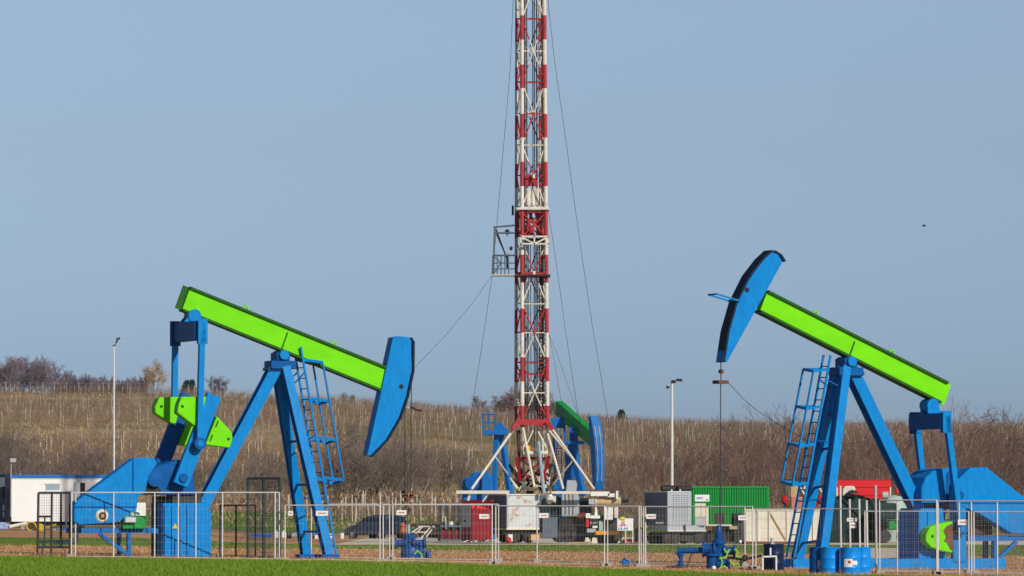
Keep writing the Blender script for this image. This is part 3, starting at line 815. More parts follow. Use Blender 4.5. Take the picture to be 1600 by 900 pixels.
MB().prism([P(752, 742, 279.6), P(755, 734, 279.6), P(762, 734, 279.6), P(766, 748, 279.6), P(770, 760, 279.6), P(770, 842, 279.6), P(752, 842, 279.6)], Vector((0, .3, 0))).build('belt_guard', M['blue_far'], J4, bevel=.05)
g = MB().tube(P(738, 755, 279.9), P(738, 755, 279.4), .42, n=16).build('crank_disc', M['blue_deep'], J4)
MB().pbox(727, 830, 762, 846, 279.9, 3.5).build('skid', M['blue_far'], J4)

# ================================================================ the derrick (workover rig mast)
DF, DB = 251.0, 252.5          # front and back plane of the mast
base = onground(833, 252)
RIG = thing('derrick', 'tall red and white striped lattice derrick with guy wires, standing on the gravel pad', 'derrick', base)
MASTM = [M['mast_white'], M['mast_red']]
_bnd = [-60, 24, 62, 101, 138, 178, 215, 253, 291, 328, 370, 398, 442, 482, 520, 558, 596, 634, 674]
_red = [0, 1, 0, 1, 0, 1, 0, 1, 0, 1, 0, 1, 0, 1, 0, 1, 0, 1]
def y2z(py): return P(833, py, DF).z
_zb = [y2z(b) for b in _bnd]
def band_tube(mb, p, q, r, n=6):
    """tube split where the paint changes from white to red"""
    p, q = Vector(p), Vector(q)
    if p.z < q.z: p, q = q, p
    cuts = [0.0] + sorted((p.z - z) / (p.z - q.z) for z in _zb if q.z < z < p.z) + [1.0] if p.z - q.z > 1e-3 else [0.0, 1.0]
    for a, b in zip(cuts[:-1], cuts[1:]):
        mz = p.lerp(q, (a + b) / 2).z
        c = 0
        for k in range(len(_red)):
            if _zb[k + 1] <= mz <= _zb[k]: c = _red[k]
        mb.cur = c
        mb.tube(p.lerp(q, a), p.lerp(q, b), r, n=n)
    mb.cur = 0
def lx(x0, x1):          # mast leg: px at y=0 and px at y=660
    return lambda py: x0 + (x1 - x0) * py / 660.0
FL, FR, BL, BR = lx(815.5, 816), lx(850.5, 855.5), lx(807.5, 806), lx(843.5, 846)
for nm, fn, D_ in (('FL', FL, DF), ('FR', FR, DF), ('BL', BL, DB), ('BR', BR, DB)):
    g = MB(); band_tube(g, P(fn(-60), -60, D_), P(fn(668), 668, D_), .105 if D_ == DF else .085, 8)
    g.build('mast_leg', MASTM, RIG)
rings = [-19, 30, 80, 129, 178, 227, 275, 324, 332, 370, 428, 475, 520, 567, 585, 614, 660]
for yy in rings:
    g = MB()
    r_ = .035 if yy not in (428, 660) else .07
    c4 = [P(FL(yy), yy, DF), P(FR(yy), yy, DF), P(BR(yy), yy - 1, DB), P(BL(yy), yy - 1, DB)]
    for i in range(4): band_tube(g, c4[i], c4[(i + 1) % 4], r_, 5)
    g.build('ring_brace', MASTM, RIG)
xs_ = [(-68, 30), (30, 129), (129, 227), (227, 324), (332, 370), (378, 475), (475, 567), (567, 658)]
for k, (a, b) in enumerate(xs_):
    for (A, Da), (Bf, Db) in (((FL, DF), (FR, DF)), ((BL, DB), (BR, DB))):
        m = (a + b) / 2
        g = MB()
        for e in (a, b):
            band_tube(g, P(A(e), e, Da), P((A(m) + Bf(m)) / 2, m, Da), .036, 5)
            band_tube(g, P(Bf(e), e, Db), P((A(m) + Bf(m)) / 2, m, Db), .036, 5)
        g.build('cross_bracing', MASTM, RIG)
    for (A, Bk) in ((FL, BL), (FR, BR)):
        g = MB(); m = (a + b) / 2
        band_tube(g, P(A(a), a, DF), P(Bk(m), m, DB), .045, 5); band_tube(g, P(Bk(m), m, DB), P(A(b), b, DF), .045, 5)
        g.build('side_bracing', MASTM, RIG)
    c = P((FL((a + b) / 2) + FR((a + b) / 2)) / 2, (a + b) / 2, DF - .06)
    g = MB(); g.cur = 1 if k % 2 == 0 else 0
    g.box(c + Vector((-.06, -.02, -.10)), c + Vector((.06, .02, .10))).build('gusset_plate', MASTM, RIG)
# ladder with its dark cage inside the right hand legs
lad = MB()
for x0, x1 in ((838.5, 840.5), (845, 847.5)):
    lad.tube(P(x0, -60, 252.2), P(x1, 745, 252.2), .022, n=5)
lad = lad.build('ladder', M['black'], RIG)
for i in range(88):
    yy = -8 + i * 8.4; t = yy / 745
    MB().tube(P(838.5 + 2 * t, yy, 252.2), P(845 + 2.5 * t, yy, 252.2), .014, n=4).build('rung', M['grey'] if i % 3 else M['black'], lad)
g = MB()
for yy in range(384, 655, 6): g.beam(P(844.5, yy, 252.0), P(852.5, yy + 3, 252.0), .07, .06)
g.tube(P(847.5, 380, 251.9), P(849, 656, 251.9), .085, n=6)
g.build('cable_tray', M['black'], RIG)
# pipes and lines that hang inside the mast
for x0, x1, y0, y1, r, m in ((832, 833, -60, 290, .03, 'cable'), (834.5, 835.5, -60, 290, .03, 'cable'), (829, 830, 372, 700, .025, 'cable'), (834.5, 835, 372, 700, .03, 'cable'),
                             (838, 838.5, -60, 640, .02, 'cable'), (822.5, 823.5, -60, 430, .05, 'bluegrey'), (826, 826, 376, 660, .03, 'bluegrey'), (819.5, 820, -60, 560, .05, 'brown'), (847.5, 849, -60, 380, .07, 'brown'), (819.5, 820.5, 372, 665, .06, 'brown'), (823.5, 824, 440, 665, .035, 'dark'), (842.5, 843.5, 380, 665, .045, 'brown'), (836.5, 837, 376, 665, .02, 'cable')):
    MB().tube(P(x0, y0, 251.7), P(x1, y1, 251.7), r, n=6).build('hoist_line' if m == 'cable' else 'standpipe', M[m], RIG)
for x in (825.5, 833, 840):
    c = P(x, 322, 251.4); MB().lathe(c, [(.07, 0), (.13, .08), (.13, .86), (.07, .95)], n=10).build('travelling_block', M['mast_white'], RIG)
MB().pbox(821, 276, 839, 290, 251.2, .5).build('block_guard', M['mast_red'], RIG)
# dense red crown section
g = MB()
for x0, x1 in ((819, 835), (826, 845), (831, 821), (840, 848), (836, 851), (845, 826)):
    g.tube(P(x0, 331, 251.5), P(x1, 368, 251.5), .075, n=6)
g.pbox(808, 332, 812, 368, 252.3, .1); g.pbox(838, 340, 850, 366, 252.2, .1); g.pbox(820, 352, 834, 367, 251.9, .3)
g.build('mast_head_frame', M['mast_red'], RIG)
# white framed box and working ring
fr = MB()
for a, b in (((813, 369.5), (858, 369.5)), ((813, 381), (858, 381)), ((814, 369), (814, 382)), ((857, 369), (857, 382)), ((835, 369), (835, 382)), ((815, 370), (835, 381)), ((835, 381), (857, 370))):
    fr.beam(P(a[0], a[1], 250.6), P(b[0], b[1], 250.6), .07 if a[0] != b[0] and a[1] != b[1] else .11, .08)
fr = fr.build('lock_frame', M['mast_white'], RIG)
MB().pbox(817, 372, 853, 379, 251.2, .2).build('lock_cylinder', M['black'], fr)
MB().pbox(804, 428.5, 860, 430.6, 250.5, 2.2).build('working_deck', M['brown'], RIG)
MB().pbox(806, 324, 858, 327.5, 250.8, 1.9).build('mast_collar', M['mast_white'], RIG)
MB().pbox(799.5, 321, 803, 336, 251.6, .3).build('crown_light', M['black'], RIG)
# monkey board
mbd = MB(); mbd.pbox(768, 427, 805, 430.5, 251.2, 1.3); mbd = mbd.build('derrick_board', M['silver'], RIG)
for nm, segs, r, m in (('board_frame', [((773, 355), (771, 428)), ((771, 355), (805, 352)), ((773, 364), (805, 364))], .05, 'bluegrey'),
                       ('board_stay', [((775, 358), (794, 410)), ((776, 366), (790, 398))], .04, 'black')):
    for dd in (251.25, 252.4):
        g = MB()
        for a, b in segs: g.tube(P(*a, dd), P(*b, dd), r, n=5)
        g.build(nm, M[m], mbd)
for dd in (251.2, 252.45):
    g = MB()
    for a, b in (((770, 399), (804, 399)), ((770, 411), (804, 411)), ((770, 399), (769, 428)), ((783, 399), (783, 428)), ((794, 396), (795, 428)), ((771, 400), (784, 411)), ((771, 428), (783, 411)), ((777, 399), (777, 428)), ((789, 400), (789, 428)), ((770, 420), (804, 420))):
        g.tube(P(*a, dd), P(*b, dd), .032 if a[1] != 399 or b[1] != 399 else .05, n=5)
    g.build('guard_rail', M['bluegrey'] if dd < 252 else M['black'], mbd)
MB().blob(P(792.5, 362.5, 251.6), .13, sc=(1, .6, 1.1)).tube(P(792.5, 364, 251.6), P(792.5, 370, 251.6), .02, n=5).build('sheave', M['black'], mbd)
MB().blob(P(798.5, 388, 251.6), .09, sc=(1, .6, 1.3)).build('winch', M['rust'], mbd)
MB().pbox(791, 398, 794, 420, 251.9, .2).build('harness_post', M['black'], mbd)
# mast foot
MB().pbox(807, 655, 857, 664, 250.8, .18).build('base_beam', M['mast_red'], RIG); MB().pbox(806, 655, 853, 663, 252.5, .18).build('base_beam', M['mast_red'], RIG)
for a, b in ((808, 801), (855, 863)): MB().beam(P(a, 658, 250.75), P(b, 671, 250.7), .28, .2).build('base_lug', M['mast_red'], RIG)
for a, b, D0, D1, r in (((804, 668), (737, 764), 251, 249.5, .07), ((817, 668), (835, 761), 251, 250, .068), ((853, 668), (880, 764), 251, 250.2, .068), ((861, 668), (928, 764), 251, 249.8, .065),
                        ((858, 673), (897, 720), 252, 251, .06), ((897, 720), (926, 762), 251, 250.4, .06), ((833, 672), (823, 694), 251, 251, .04), ((841, 674), (854, 702), 251, 251, .05),
                        ((774, 714), (798, 747), 250.3, 251.5, .035), ((894, 721), (862, 759), 250.4, 251.4, .045), ((736, 766), (731, 782), 249.5, 249.5, .07), ((764, 770), (754, 784), 249.5, 249.5, .045)):
    MB().tube(P(*a, D0), P(*b, D1), r, n=7).build('spreader_leg', M['cream'], RIG)
MB().tube(P(841, 690, 250.5), P(850, 771, 250.2), .095, n=8).build('hydraulic_ram', M['lightblue'], RIG)
for x0, x1, m in ((812, 810, 'brown'), (818, 818, 'mast_white'), (809, 812, 'brown'), (853, 856, 'mast_white'), (847, 849, 'cream')):
    MB().tube(P(x0, 672, 251.5), P(x1, 770, 251.5), .08, n=6).build('pipe_string', M[m], RIG)
g = MB()
for a, b in (((808, 714), (812, 752)), ((857, 712), (850, 752))): g.beam(P(*a, 250.9), P(*b, 250.9), .26, .2)
g.beam(P(812, 716, 250.95), P(853, 716, 250.95), .14, .14); g.beam(P(812, 745, 250.95), P(853, 745, 250.95), .14, .14)
g.beam(P(813, 718, 251.1), P(850, 744, 251.1), .08, .08); g.beam(P(851, 718, 251.25), P(814, 744, 251.25), .08, .08)
g.build('base_frame', M['red_dark'], RIG)
MB().tube(P(818, 708, 250.8), P(856, 708, 250.8), .12, n=10).build('drum_shaft', M['cream'], RIG)
MB().lathe(P(824, 711, 251), [(.1, 0), (.2, .12), (.19, .4), (.08, .5)], n=10).build('hook', M['yellow'], RIG)
rg = random.Random(5)
g = MB()
for i in range(46):
    x, yy = rg.uniform(806, 866), rg.uniform(738, 771)
    c = P(x, yy, rg.uniform(251.0, 252.4)); s_ = rg.uniform(.07, .22)
    g.tube(c, c + Vector((rg.uniform(-.5, .5), rg.uniform(-.3, .3), rg.uniform(-.2, .6))), s_ * .5, n=6)
g.build('drawworks', M['brown'], RIG)
g = MB()
for i in range(26):
    c = P(rg.uniform(806, 866), rg.uniform(745, 771), 250.9)
    g.tube(c, c + Vector((rg.uniform(-.4, .4), rg.uniform(-.2, .1), rg.uniform(.1, .6))), rg.uniform(.02, .06), n=5)
g.build('hose_bundle', M['cream'], RIG)
# guy wires to the ground
def wire(pts, r=.012):
    MB().path([P(*p) for p in pts], r).build('guy_wire', M['cable'], RIG)
def gpt(px, D):
    q = onground(px, D); return q
wire([(803.5, -40, 252), (797, 110, 254), (788, 215, 256), (778, 330, 258), (772.5, 395, 259), (766, 452, 260.5), (753, 540, 263), (739, 628, 266), (719, 760, 270), (708, 842, 272)])
wire([(768, 432, 252), (737, 475, 246), (698, 522, 238), (650, 572, 228), (560, 660, 210), (430, 790, 188), (372, 846, 178)], .010)
wire([(854, -20, 252), (867, 100, 254), (880, 190, 256), (895, 298, 258), (908, 392, 260), (925, 505, 263), (938, 582, 265), (950, 655, 267), (985, 842, 273)])
wire([(857, 330, 252), (869, 410, 254), (881, 498, 256), (893, 580, 258), (904, 650, 260), (934, 842, 266)], .011)
wire([(858, 522, 252), (868, 575, 254), (876, 622, 256), (913, 842, 262)], .009)
wire([(858, 522, 252), (880, 580, 253), (899, 636, 254), (967, 842, 258)], .009)

# ================================================================ equipment on the pad
class Fr:
    """frame of a box seen from its left front corner: front runs right (and slightly away), side runs back"""
    def __init__(s, xl, xn, xr, yt, yb, D, ang):
        a = R(ang); s.ang = a
        s.o = P(xn, yb, D); s.o.z = max(s.o.z, -9)
        k = D / F
        s.L = (xr - xn) * k / math.cos(a)
        s.W = (xn - xl) * k / math.sin(a)
        s.H = (yb - yt) * k
        s.ex = Vector((math.cos(a), math.sin(a), 0)); s.ey = Vector((-math.sin(a), math.cos(a), 0)); s.ez = Vector((0, 0, 1))
    def p(s, u, v, z): return s.o + s.ex * u + s.ey * v + s.ez * z
    def box(s, mb, u0, u1, v0, v1, z0, z1):
        return mb.hexa([s.p(u0, v0, z0), s.p(u1, v0, z0), s.p(u1, v1, z0), s.p(u0, v1, z0), s.p(u0, v0, z1), s.p(u1, v0, z1), s.p(u1, v1, z1), s.p(u0, v1, z1)])
def wheel(par, c, axis, r, wdt, hub='grey'):
    ax = Vector(axis).normalized()
    w_ = MB().lathe(Vector(c) - ax * wdt / 2, [(r * .55, 0), (r * .9, 0), (r, wdt * .15), (r, wdt * .85), (r * .9, wdt), (r * .55, wdt)], n=18, axis=ax).build('wheel', M['rubber'], par)
    MB().lathe(Vector(c) - ax * (wdt / 2 + .01), [(r * .2, 0), (r * .54, .02), (r * .54, wdt), (r * .2, wdt + .02)], n=12, axis=ax).build('rim', M[hub], w_)
    return w_
X = Vector((1, 0, 0)); Yv = Vector((0, 1, 0)); Zv = Vector((0, 0, 1))

M['rust_orange'] = mat('orange_rusty_paint', (0.62, 0.16, 0.03), (0.35, 0.10, 0.04), 0.6, 9)
# --- white cabin at the far left
f = Fr(-26, 18, 208, 742, 815, 285, 14)
cab = thing('site_cabin', 'long white site cabin with blue roof edge behind the left pump jack', 'cabin', f.o)
f.box(MB(), 0, f.L, 0, 2.9, 0, f.H - .17).build('wall', M['cleanwhite'], cab)
MB_ = f.box(MB(), -.003, .0, .02, 2.88, .02, f.H - .19); MB_.build('end_wall', M['bluegrey'], cab)  # dark skin over the white end: its shade put into colour
rf = f.box(MB(), -.06, f.L + .06, -.06, 2.96, f.H - .165, f.H); rf.build('roof', M['skyblueplastic'], cab)
f.box(MB(), 0.0, f.L, -.012, 0, f.H - .26, f.H - .172).build('roof_trim', M['palegreen'], cab)
k = 285 / F
def onf(px): return (px - 18) * k / math.cos(f.ang)
win = f.box(MB(), onf(70), onf(91), -.03, 0, .62 * f.H, .80 * f.H).build('window', M['lightblue'], cab)
f.box(MB(), onf(68.5), onf(92.5), -.045, -.031, .80 * f.H, .82 * f.H).build('window_frame', M['cream'], win)
f.box(MB(), onf(70), onf(91), -.05, -.031, .62 * f.H, .67 * f.H).build('sill', M['white'], win)
f.box(MB(), onf(119), onf(130), -.02, 0, .10 * f.H, .83 * f.H).build('doorway', M['black'], cab)
dr = f.box(MB(), onf(109), onf(119), -.9, -.86, .05 * f.H, .84 * f.H).build('door', M['grey'], cab)
f.box(MB(), onf(121), onf(129), -.05, -.021, .04 * f.H, .3 * f.H).build('step', M['grey'], cab)
f.box(MB(), -.02, -.004, 1.0, 1.7, .8, 1.9).build('window', M['black'], cab)
g = f.box(MB(), 0.3, f.L - .3, .3, 2.6, -.22, -.02); g.build('chassis', M['black'], cab)
for u in (1.5, 4.2, 6.5):
    wheel(cab, f.p(u, .35, -.20), f.ey, .24, .2, 'dark')
for u in (1.0, 6.9):
    MB().box(f.p(u, .3, -.5), f.p(u + .16, .5, -.22)).build('prop', M['dark'], cab)
g = MB().tube(f.p(-.05, -.05, f.H * .1), f.p(-.05, -.05, f.H + .95), .03, n=6); g.build('lamp_pole', M['galv'], cab)
g = MB().box(f.p(-.12, -.2, f.H + .75), f.p(.28, .1, f.H + .98)); g.build('floodlight', M['silver'], cab)
# dark trailer end that peeks out left of it
t = thing('equipment_trailer', 'dark trailer end at the left edge beside the white cabin', 'trailer', P(4, 818, 289))
MB().pbox(-40, 744, 16.2, 816, 289, 2.4).build('body', M['bluegrey'], t)
MB().pbox(4, 760, 10, 778, 288.96, .04).build('window', M['black'], t)
MB().pbox(-40, 741, 17, 744, 288.9, 2.5).build('roof', M['navy'], t)
for yy in (789, 800): MB().pbox(4, yy, 7, yy + 9, 288.93, .06).build('hinge', M['white'], t)
wheel(t, P(-6, 818, 289.2), Yv, .35, .25)

# --- clutter under the cabin
g = MB()
p0 = P(-12, 828, 283)
g.prism([P(-14, 828, 283), P(-14, 818, 283), P(2, 815.5, 283), P(13, 820, 283), P(15, 828, 283)], Vector((0, 1.4, 0)))
tag(g.build('tarpaulin_bundle', M['bluewhite'], bevel=.08), 'bundle in blue, white and red tarpaulin on the ground at the left edge', 'bundle')
t = thing('pipe_stand', 'cream pipe lying on a block under the white cabin', 'pipe', P(28, 828, 283))
MB().tube(P(14, 823, 283), P(42, 817.5, 283.4), .10, n=8).build('pipe', M['cream'], t)
MB().pbox(33, 819.5, 39, 828, 283.1, .5).build('block', M['concrete'], t)
t = thing('cable_reel', 'yellow hose reel on the ground under the white cabin', 'reel', P(50, 829, 282.6))
for dd in (282.4, 283.0):
    g = MB()
    for i in range(16):
        a0, a1 = i * math.pi / 8, (i + 1) * math.pi / 8
        c = P(49, 822.5, dd); g.tube(c + Vector((.27 * math.cos(a0), 0, .25 * math.sin(a0))), c + Vector((.27 * math.cos(a1), 0, .25 * math.sin(a1))), .045, n=6)
    g.build('flange_ring', M['yellow'], t)
MB().tube(P(49, 822.5, 282.4), P(49, 822.5, 283.0), .17, n=12).build('drum', M['brown'], t)
MB().pbox(40, 827, 60, 829.5, 282.5, .6).build('frame', M['yellow'], t)
t = thing('small_compactor', 'small yellow machine beside the hose reel near the gate', 'machine', P(66, 831, 282))
MB().prism([P(57, 830, 282), P(55, 823, 282), P(60, 817.5, 282), P(66, 819, 282), P(68, 830, 282)], Vector((0, .6, 0))).build('engine_body', M['yellow'], t, bevel=.04)
MB().path([P(66, 822, 282.3), P(74, 824, 282.3), P(80, 822, 282.3), P(88, 819, 282.3)], .045).build('handle', M['yellow'], t)
MB().pbox(56, 829, 70, 831.5, 281.9, .8).build('base_plate', M['dark'], t)
t = thing('rubbish_bag', 'pale grey sack slumped on the ground left of the gate post', 'sack', P(87, 832, 281))
MB().blob(P(87, 829, 281), .22, jit=.35, sc=(1.2, .8, .6)).build('sack', M['grey'], t, smooth=True)
t = thing('fuel_canister', 'blue plastic canister standing beside the gate in front of the cabin', 'canister', P(101, 832, 280))
MB().pbox(97, 826, 106, 831.5, 280, .3).build('body', M['skyblueplastic'], t, bevel=.04)
MB().pbox(99, 824.5, 101, 826, 280.1, .08).build('cap', M['navy'], t)
MB().path([P(102, 826, 280.1), P(104, 823, 280.1), P(103, 818, 280.1), P(106, 800, 280.1)], .05).build('spout', M['bluegrey'], t)

# --- bits between the left fence and the car
t = thing('pipe_stack', 'low stack of blue pipes behind the dark fence at the left', 'pipes', P(405, 841, 283))
rg = random.Random(3)
for i in range(7):
    c = P(rg.uniform(391, 396), 839.5 - (i // 4) * 3 - rg.random(), 283 + (i % 4) * .28)
    MB().tube(c, c + Vector((1.0 + rg.random() * .25, .1, 0)), .10, n=8).build('pipe', M['bluegrey'] if i % 2 else M['skyblueplastic'], t)
for i, (x, lab) in enumerate(((431.5, 'pale canister by the tall dark fence panel, left of its neighbour'), (443.5, 'pale canister between the fence corner and the brown sack'))):
    t = thing('water_canister', lab, 'canister', P(x, 841, 283), 0, 'pale canisters')
    MB().pbox(x - 3.6, 831, x + 3.6, 841, 283, .25).build('body', M['white'], t, bevel=.05)
    MB().pbox(x - 1.3, 828.5, x + 1.3, 830.9, 283.08, .1).build('neck', M['cream'], t)
t = thing('sack', 'brown sack beside the pale canisters', 'sack', P(451, 841, 283.5))
MB().blob(P(451, 836, 283.5), .22, jit=.3, sc=(.9, .8, 1.0)).build('bag', M['brown'], t, smooth=True)
t = thing('bucket_trolley', 'low blue and grey trolley left of the pump jack legs', 'trolley', P(459, 841, 283))
MB().prism([P(454, 839, 283), P(456, 833, 283), P(464, 832, 283), P(467, 839, 283)], Vector((0, .6, 0))).build('tub', M['lightblue'], t, bevel=.03)
for x in (456, 465): MB().tube(P(x, 840, 282.98), P(x, 840, 282.9), .05, n=10).build('caster', M['rubber'], t)
t = thing('wheeled_bin', 'small blue and white box between the legs of the left pump jack', 'box', P(494, 842, 283))
MB().pbox(488, 832, 499, 841.5, 283, .4).build('body', M['skyblueplastic'], t, bevel=.03)
MB().pbox(492, 836, 500, 842, 282.8, .18).build('label_plate', M['white'], t)
t = thing('jerrycan', 'white jerrycan near the foot of the left ladder', 'canister', P(517, 842, 284))
MB().pbox(512.5, 834, 519, 842, 284, .22).build('body', M['white'], t, bevel=.05)
MB().pbox(514.5, 832, 517, 833.9, 284.06, .1).build('neck', M['red'], t)
t = thing('white_pail', 'white pail on the ground left of the parked car', 'pail', P(534, 843.5, 288))
MB().lathe(P(534, 843.5, 288), [(.11, 0), (.14, .36), (.15, .38), (.13, .39)], n=14).build('pail', M['white'], t)
MB().lathe(P(534, 833.6, 288), [(.13, 0), (.15, .01), (.15, .035), (.0, .04)], n=14).build('lid', M['white'], t)

# --- parked car
def car(px, py, D, yaw):
    c = P(px, py, D)
    t = thing('parked_car', 'dark blue estate car parked behind the mesh fence', 'car', c, R(yaw))
    B = lambda mb, n, m, p=t, **k: mb.build(n, m, p, local=True, **k)
    # local x = forward, y = left
    prof = [(-2.1, .32), (-2.12, .75), (-2.08, .93), (-1.0, .97), (.75, .93), (1.25, .90), (1.95, .72), (2.12, .55), (2.12, .30)]
    bd = B(MB().prism([Vector((x, -.86, z)) for x, z in prof], Vector((0, 1.72, 0))), 'body', M['carblue'], bevel=.06)
    cabp = [(-1.98, .94), (-1.72, 1.38), (-1.3, 1.45), (.05, 1.44), (.35, 1.36), (1.05, .93)]
    V0 = [Vector((x, -.80 + (z - .94) * .22, z)) for x, z in cabp]; V1 = [Vector((x, .80 - (z - .94) * .22, z)) for x, z in cabp]
    n = len(V0); g = MB(); g.add(V0 + V1, [tuple(range(n)), tuple(range(n, 2 * n))] + [(i, (i + 1) % n, n + (i + 1) % n, n + i) for i in range(n)])
    cb = B(g, 'cabin', M['carblue'], bevel=.03)
    for sd in (-1, 1):
        for x0, x1, x2, x3 in ((-1.75, -1.60, -1.0, -1.0), (-.92, -.92, -.12, -.12), (-.04, -.04, .28, .82)):
            z0, z1 = 1.0, 1.34
            yy0, yy1 = .80 - (z0 - .94) * .22 + .008, .80 - (z1 - .94) * .22 + .008
            g = MB().prism([Vector((x0, sd * yy0, z0)), Vector((x1, sd * yy1, z1)), Vector((x2, sd * yy1, z1)), Vector((x3, sd * yy0, z0))], Vector((0, sd * .01, 0)))
            B(g, 'side_window', M['glass'], cb)
        for x in (-1.3, 1.3):
            ww = MB().lathe(Vector((x, sd * .70, .31)), [(.15, 0), (.31, 0), (.32, .04), (.32, .15), (.29, .19), (.15, .19)], n=18, axis=(0, sd, 0))
            o = B(ww, 'wheel', M['rubber']); B(MB().tube(Vector((x, sd * .88, .31)), Vector((x, sd * .905, .31)), .19, n=12), 'hubcap', M['silver'], o)
        B(MB().box((2.0, sd * .62 - .16, .60), (2.135, sd * .62 + .16, .72)), 'headlight', M['cleanwhite'])
        B(MB().box((-2.135, sd * .72 - .09, .70), (-2.05, sd * .72 + .09, .90)), 'tail_light', M['red'])
        B(MB().box((.62, sd * .88 - .08, .95), (.78, sd * .88 + .08, 1.06)), 'mirror', M['black'])
        B(MB().box((-1.7, sd * .5 - .02, 1.45), (-.1, sd * .5 + .02, 1.50)), 'roof_rail', M['black'], cb)
    B(MB().prism([Vector((.42, -.62, 1.345)), Vector((.42, .62, 1.345)), Vector((.98, .70, .99)), Vector((.98, -.70, .99))], Vector((.012, 0, .012))), 'windscreen', M['glass'], cb)
    B(MB().box((-2.16, -.85, .34), (-2.10, .85, .50)), 'bumper', M['black']); B(MB().box((2.08, -.85, .28), (2.16, .85, .44)), 'bumper', M['black'])
car(589, 843.5, 291, 132)

# --- cage of pipes, trellis bundle and pallet between the car and the red hut
f = Fr(686, 688, 728, 785, 846, 262, 4)
t = thing('pipe_basket', 'dark open steel basket holding equipment, left of the red hut', 'basket', f.o)
for u in (0, f.L * .25, f.L * .5, f.L * .75, f.L):
    for v in (0, 1.8): f.box(MB(), u, u + .09, v, v + .09, 0, f.H).build('post', M['dark'], t)
for z in (.02, .78, f.H - .12):
    f.box(MB(), -.02, f.L + .11, -.03, .0, z, z + .10).build('rail', M['bluegrey'], t); f.box(MB(), -.02, f.L + .11, 1.9, 1.93, z, z + .10).build('rail', M['bluegrey'], t)
f.box(MB(), .1, f.L, .1, 1.7, .12, .62).build('load', M['red_dark'], t)
f.box(MB(), .12, f.L * .8, .3, 1.6, .621, 1.05).build('load', M['dark'], t)
MB().blob(f.p(f.L * .45, .1, .95), .16, sc=(1.2, .7, .9), jit=.2).build('sack', M['cleanwhite'], t)
MB().tube(f.p(f.L * .22, .05, .7), f.p(f.L * .2, .05, 1.35), .06, n=7).build('pipe_end', M['palegreen'], t)
MB().blob(f.p(f.L * .93, -.06, 1.15), .17, sc=(.8, .6, 1.6), jit=.3).build('rag_bundle', M['cream'], t)
t = thing('pipe_rack', 'heap of dark pipes on low trestles behind the left wellhead', 'pipes', P(664, 845, 268))
for i in range(16):
    a = P(rg.uniform(641, 660), rg.uniform(819, 838), 268 + rg.random() * 1.5); 
    MB().tube(a, a + Vector((rg.uniform(.9, 1.7), rg.uniform(0, .5), rg.uniform(-.12, .12))), rg.uniform(.05, .09), n=7).build('pipe', M['brown'] if i % 3 else M['dark'], t)
for x in (648, 684): MB().pbox(x, 832, x + 3, 846, 268.2, 1.2).build('trestle', M['dark'], t)
t = thing('lattice_gangway', 'cream tubular lattice ladder leaning on the pipes behind the left wellhead', 'ladder', P(655, 844, 262))
for a, b in (((643, 832), (657, 823)), ((650, 834), (660, 823)), ((657, 842), (673, 823)), ((662, 844), (679, 822))):
    MB().tube(P(*a, 262), P(*b, 262.8), .035, n=6).build('rail', M['cream'], t)
MB().beam(P(646, 831.5, 262), P(668, 831.5, 262), .06, .06).build('cross_rail', M['cream'], t); MB().beam(P(654, 822.5, 262.8), P(680, 822.5, 262.8), .06, .06).build('cross_rail', M['cream'], t)

# --- red hut
f = Fr(721, 737, 769, 782, 846, 250, 24)
hut = thing('equipment_hut', 'red steel equipment hut with a grey door on its shaded end', 'hut', f.o)
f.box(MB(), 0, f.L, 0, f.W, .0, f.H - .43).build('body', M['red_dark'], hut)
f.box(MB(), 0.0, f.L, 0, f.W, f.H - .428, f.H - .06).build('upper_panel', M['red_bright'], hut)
f.box(MB(), -.06, f.L + .06, -.06, f.W + .06, f.H - .058, f.H + .02).build('roof', M['red'], hut)
dr = f.box(MB(), -.03, 0, f.W * .08, f.W * .92, .75, 1.85).build('door', M['grey'], hut)
f.box(MB(), -.06, -.031, f.W * .55, f.W * .72, 1.0, 1.10).build('handle', M['black'], dr)
for u in (.3, .7): f.box(MB(), f.L * u, f.L * u + .03, -.012, 0, .05, f.H - .5).build('panel_seam', M['red_dark'], hut)

# --- big grey box on wheels
f = Fr(760, 792, 842, 772, 826, 250, 24)
gb = thing('doghouse_trailer', 'grey box trailer with rust stains on its bright face, under the derrick', 'trailer', f.o)
f.box(MB(), 0, f.L, 0, f.W, 0, f.H - .06).build('body', M['greyrust'], gb, bevel=.02)
f.box(MB(), -.004, -.001, .02, f.W - .02, .02, f.H - .08).build('end_shade_panel', M['bluegrey'], gb)  # darker sheet paints in the shade of the left face
f.box(MB(), -.05, f.L + .05, -.05, f.W + .05, f.H - .058, f.H).build('roof', M['cream'], gb)
f.box(MB(), -.02, f.L + .02, -.03, -.002, -.06, .05).build('lower_rail', M['cream'], gb)
for u in (.02, .98): f.box(MB(), f.L * u - .05, f.L * u + .05, -.025, -.001, .051, f.H - .06).build('corner_post', M['grey'], gb)
f.box(MB(), -.1, f.L, .2, f.W, -.28, -.065).build('chassis', M['black'], gb)
for u in (.3, .75):
    wheel(gb, f.p(f.L * u, .35, -.40), f.ey, .34, .28, 'dark'); wheel(gb, f.p(f.L * u, 1.6, -.40), f.ey, .34, .28, 'dark')
f.box(MB(), f.L * .02, f.L * .16, -.1, .2, -.66, -.29).build('toolbox', M['cream'], gb)
MB().blob(P(794, 844, 249.6), .16, jit=.3).build('hose_coil', M['red'], gb)
f.box(MB(), f.L * .72, f.L * .98, -.15, .2, -.62, -.3).build('tank', M['tan'], gb)

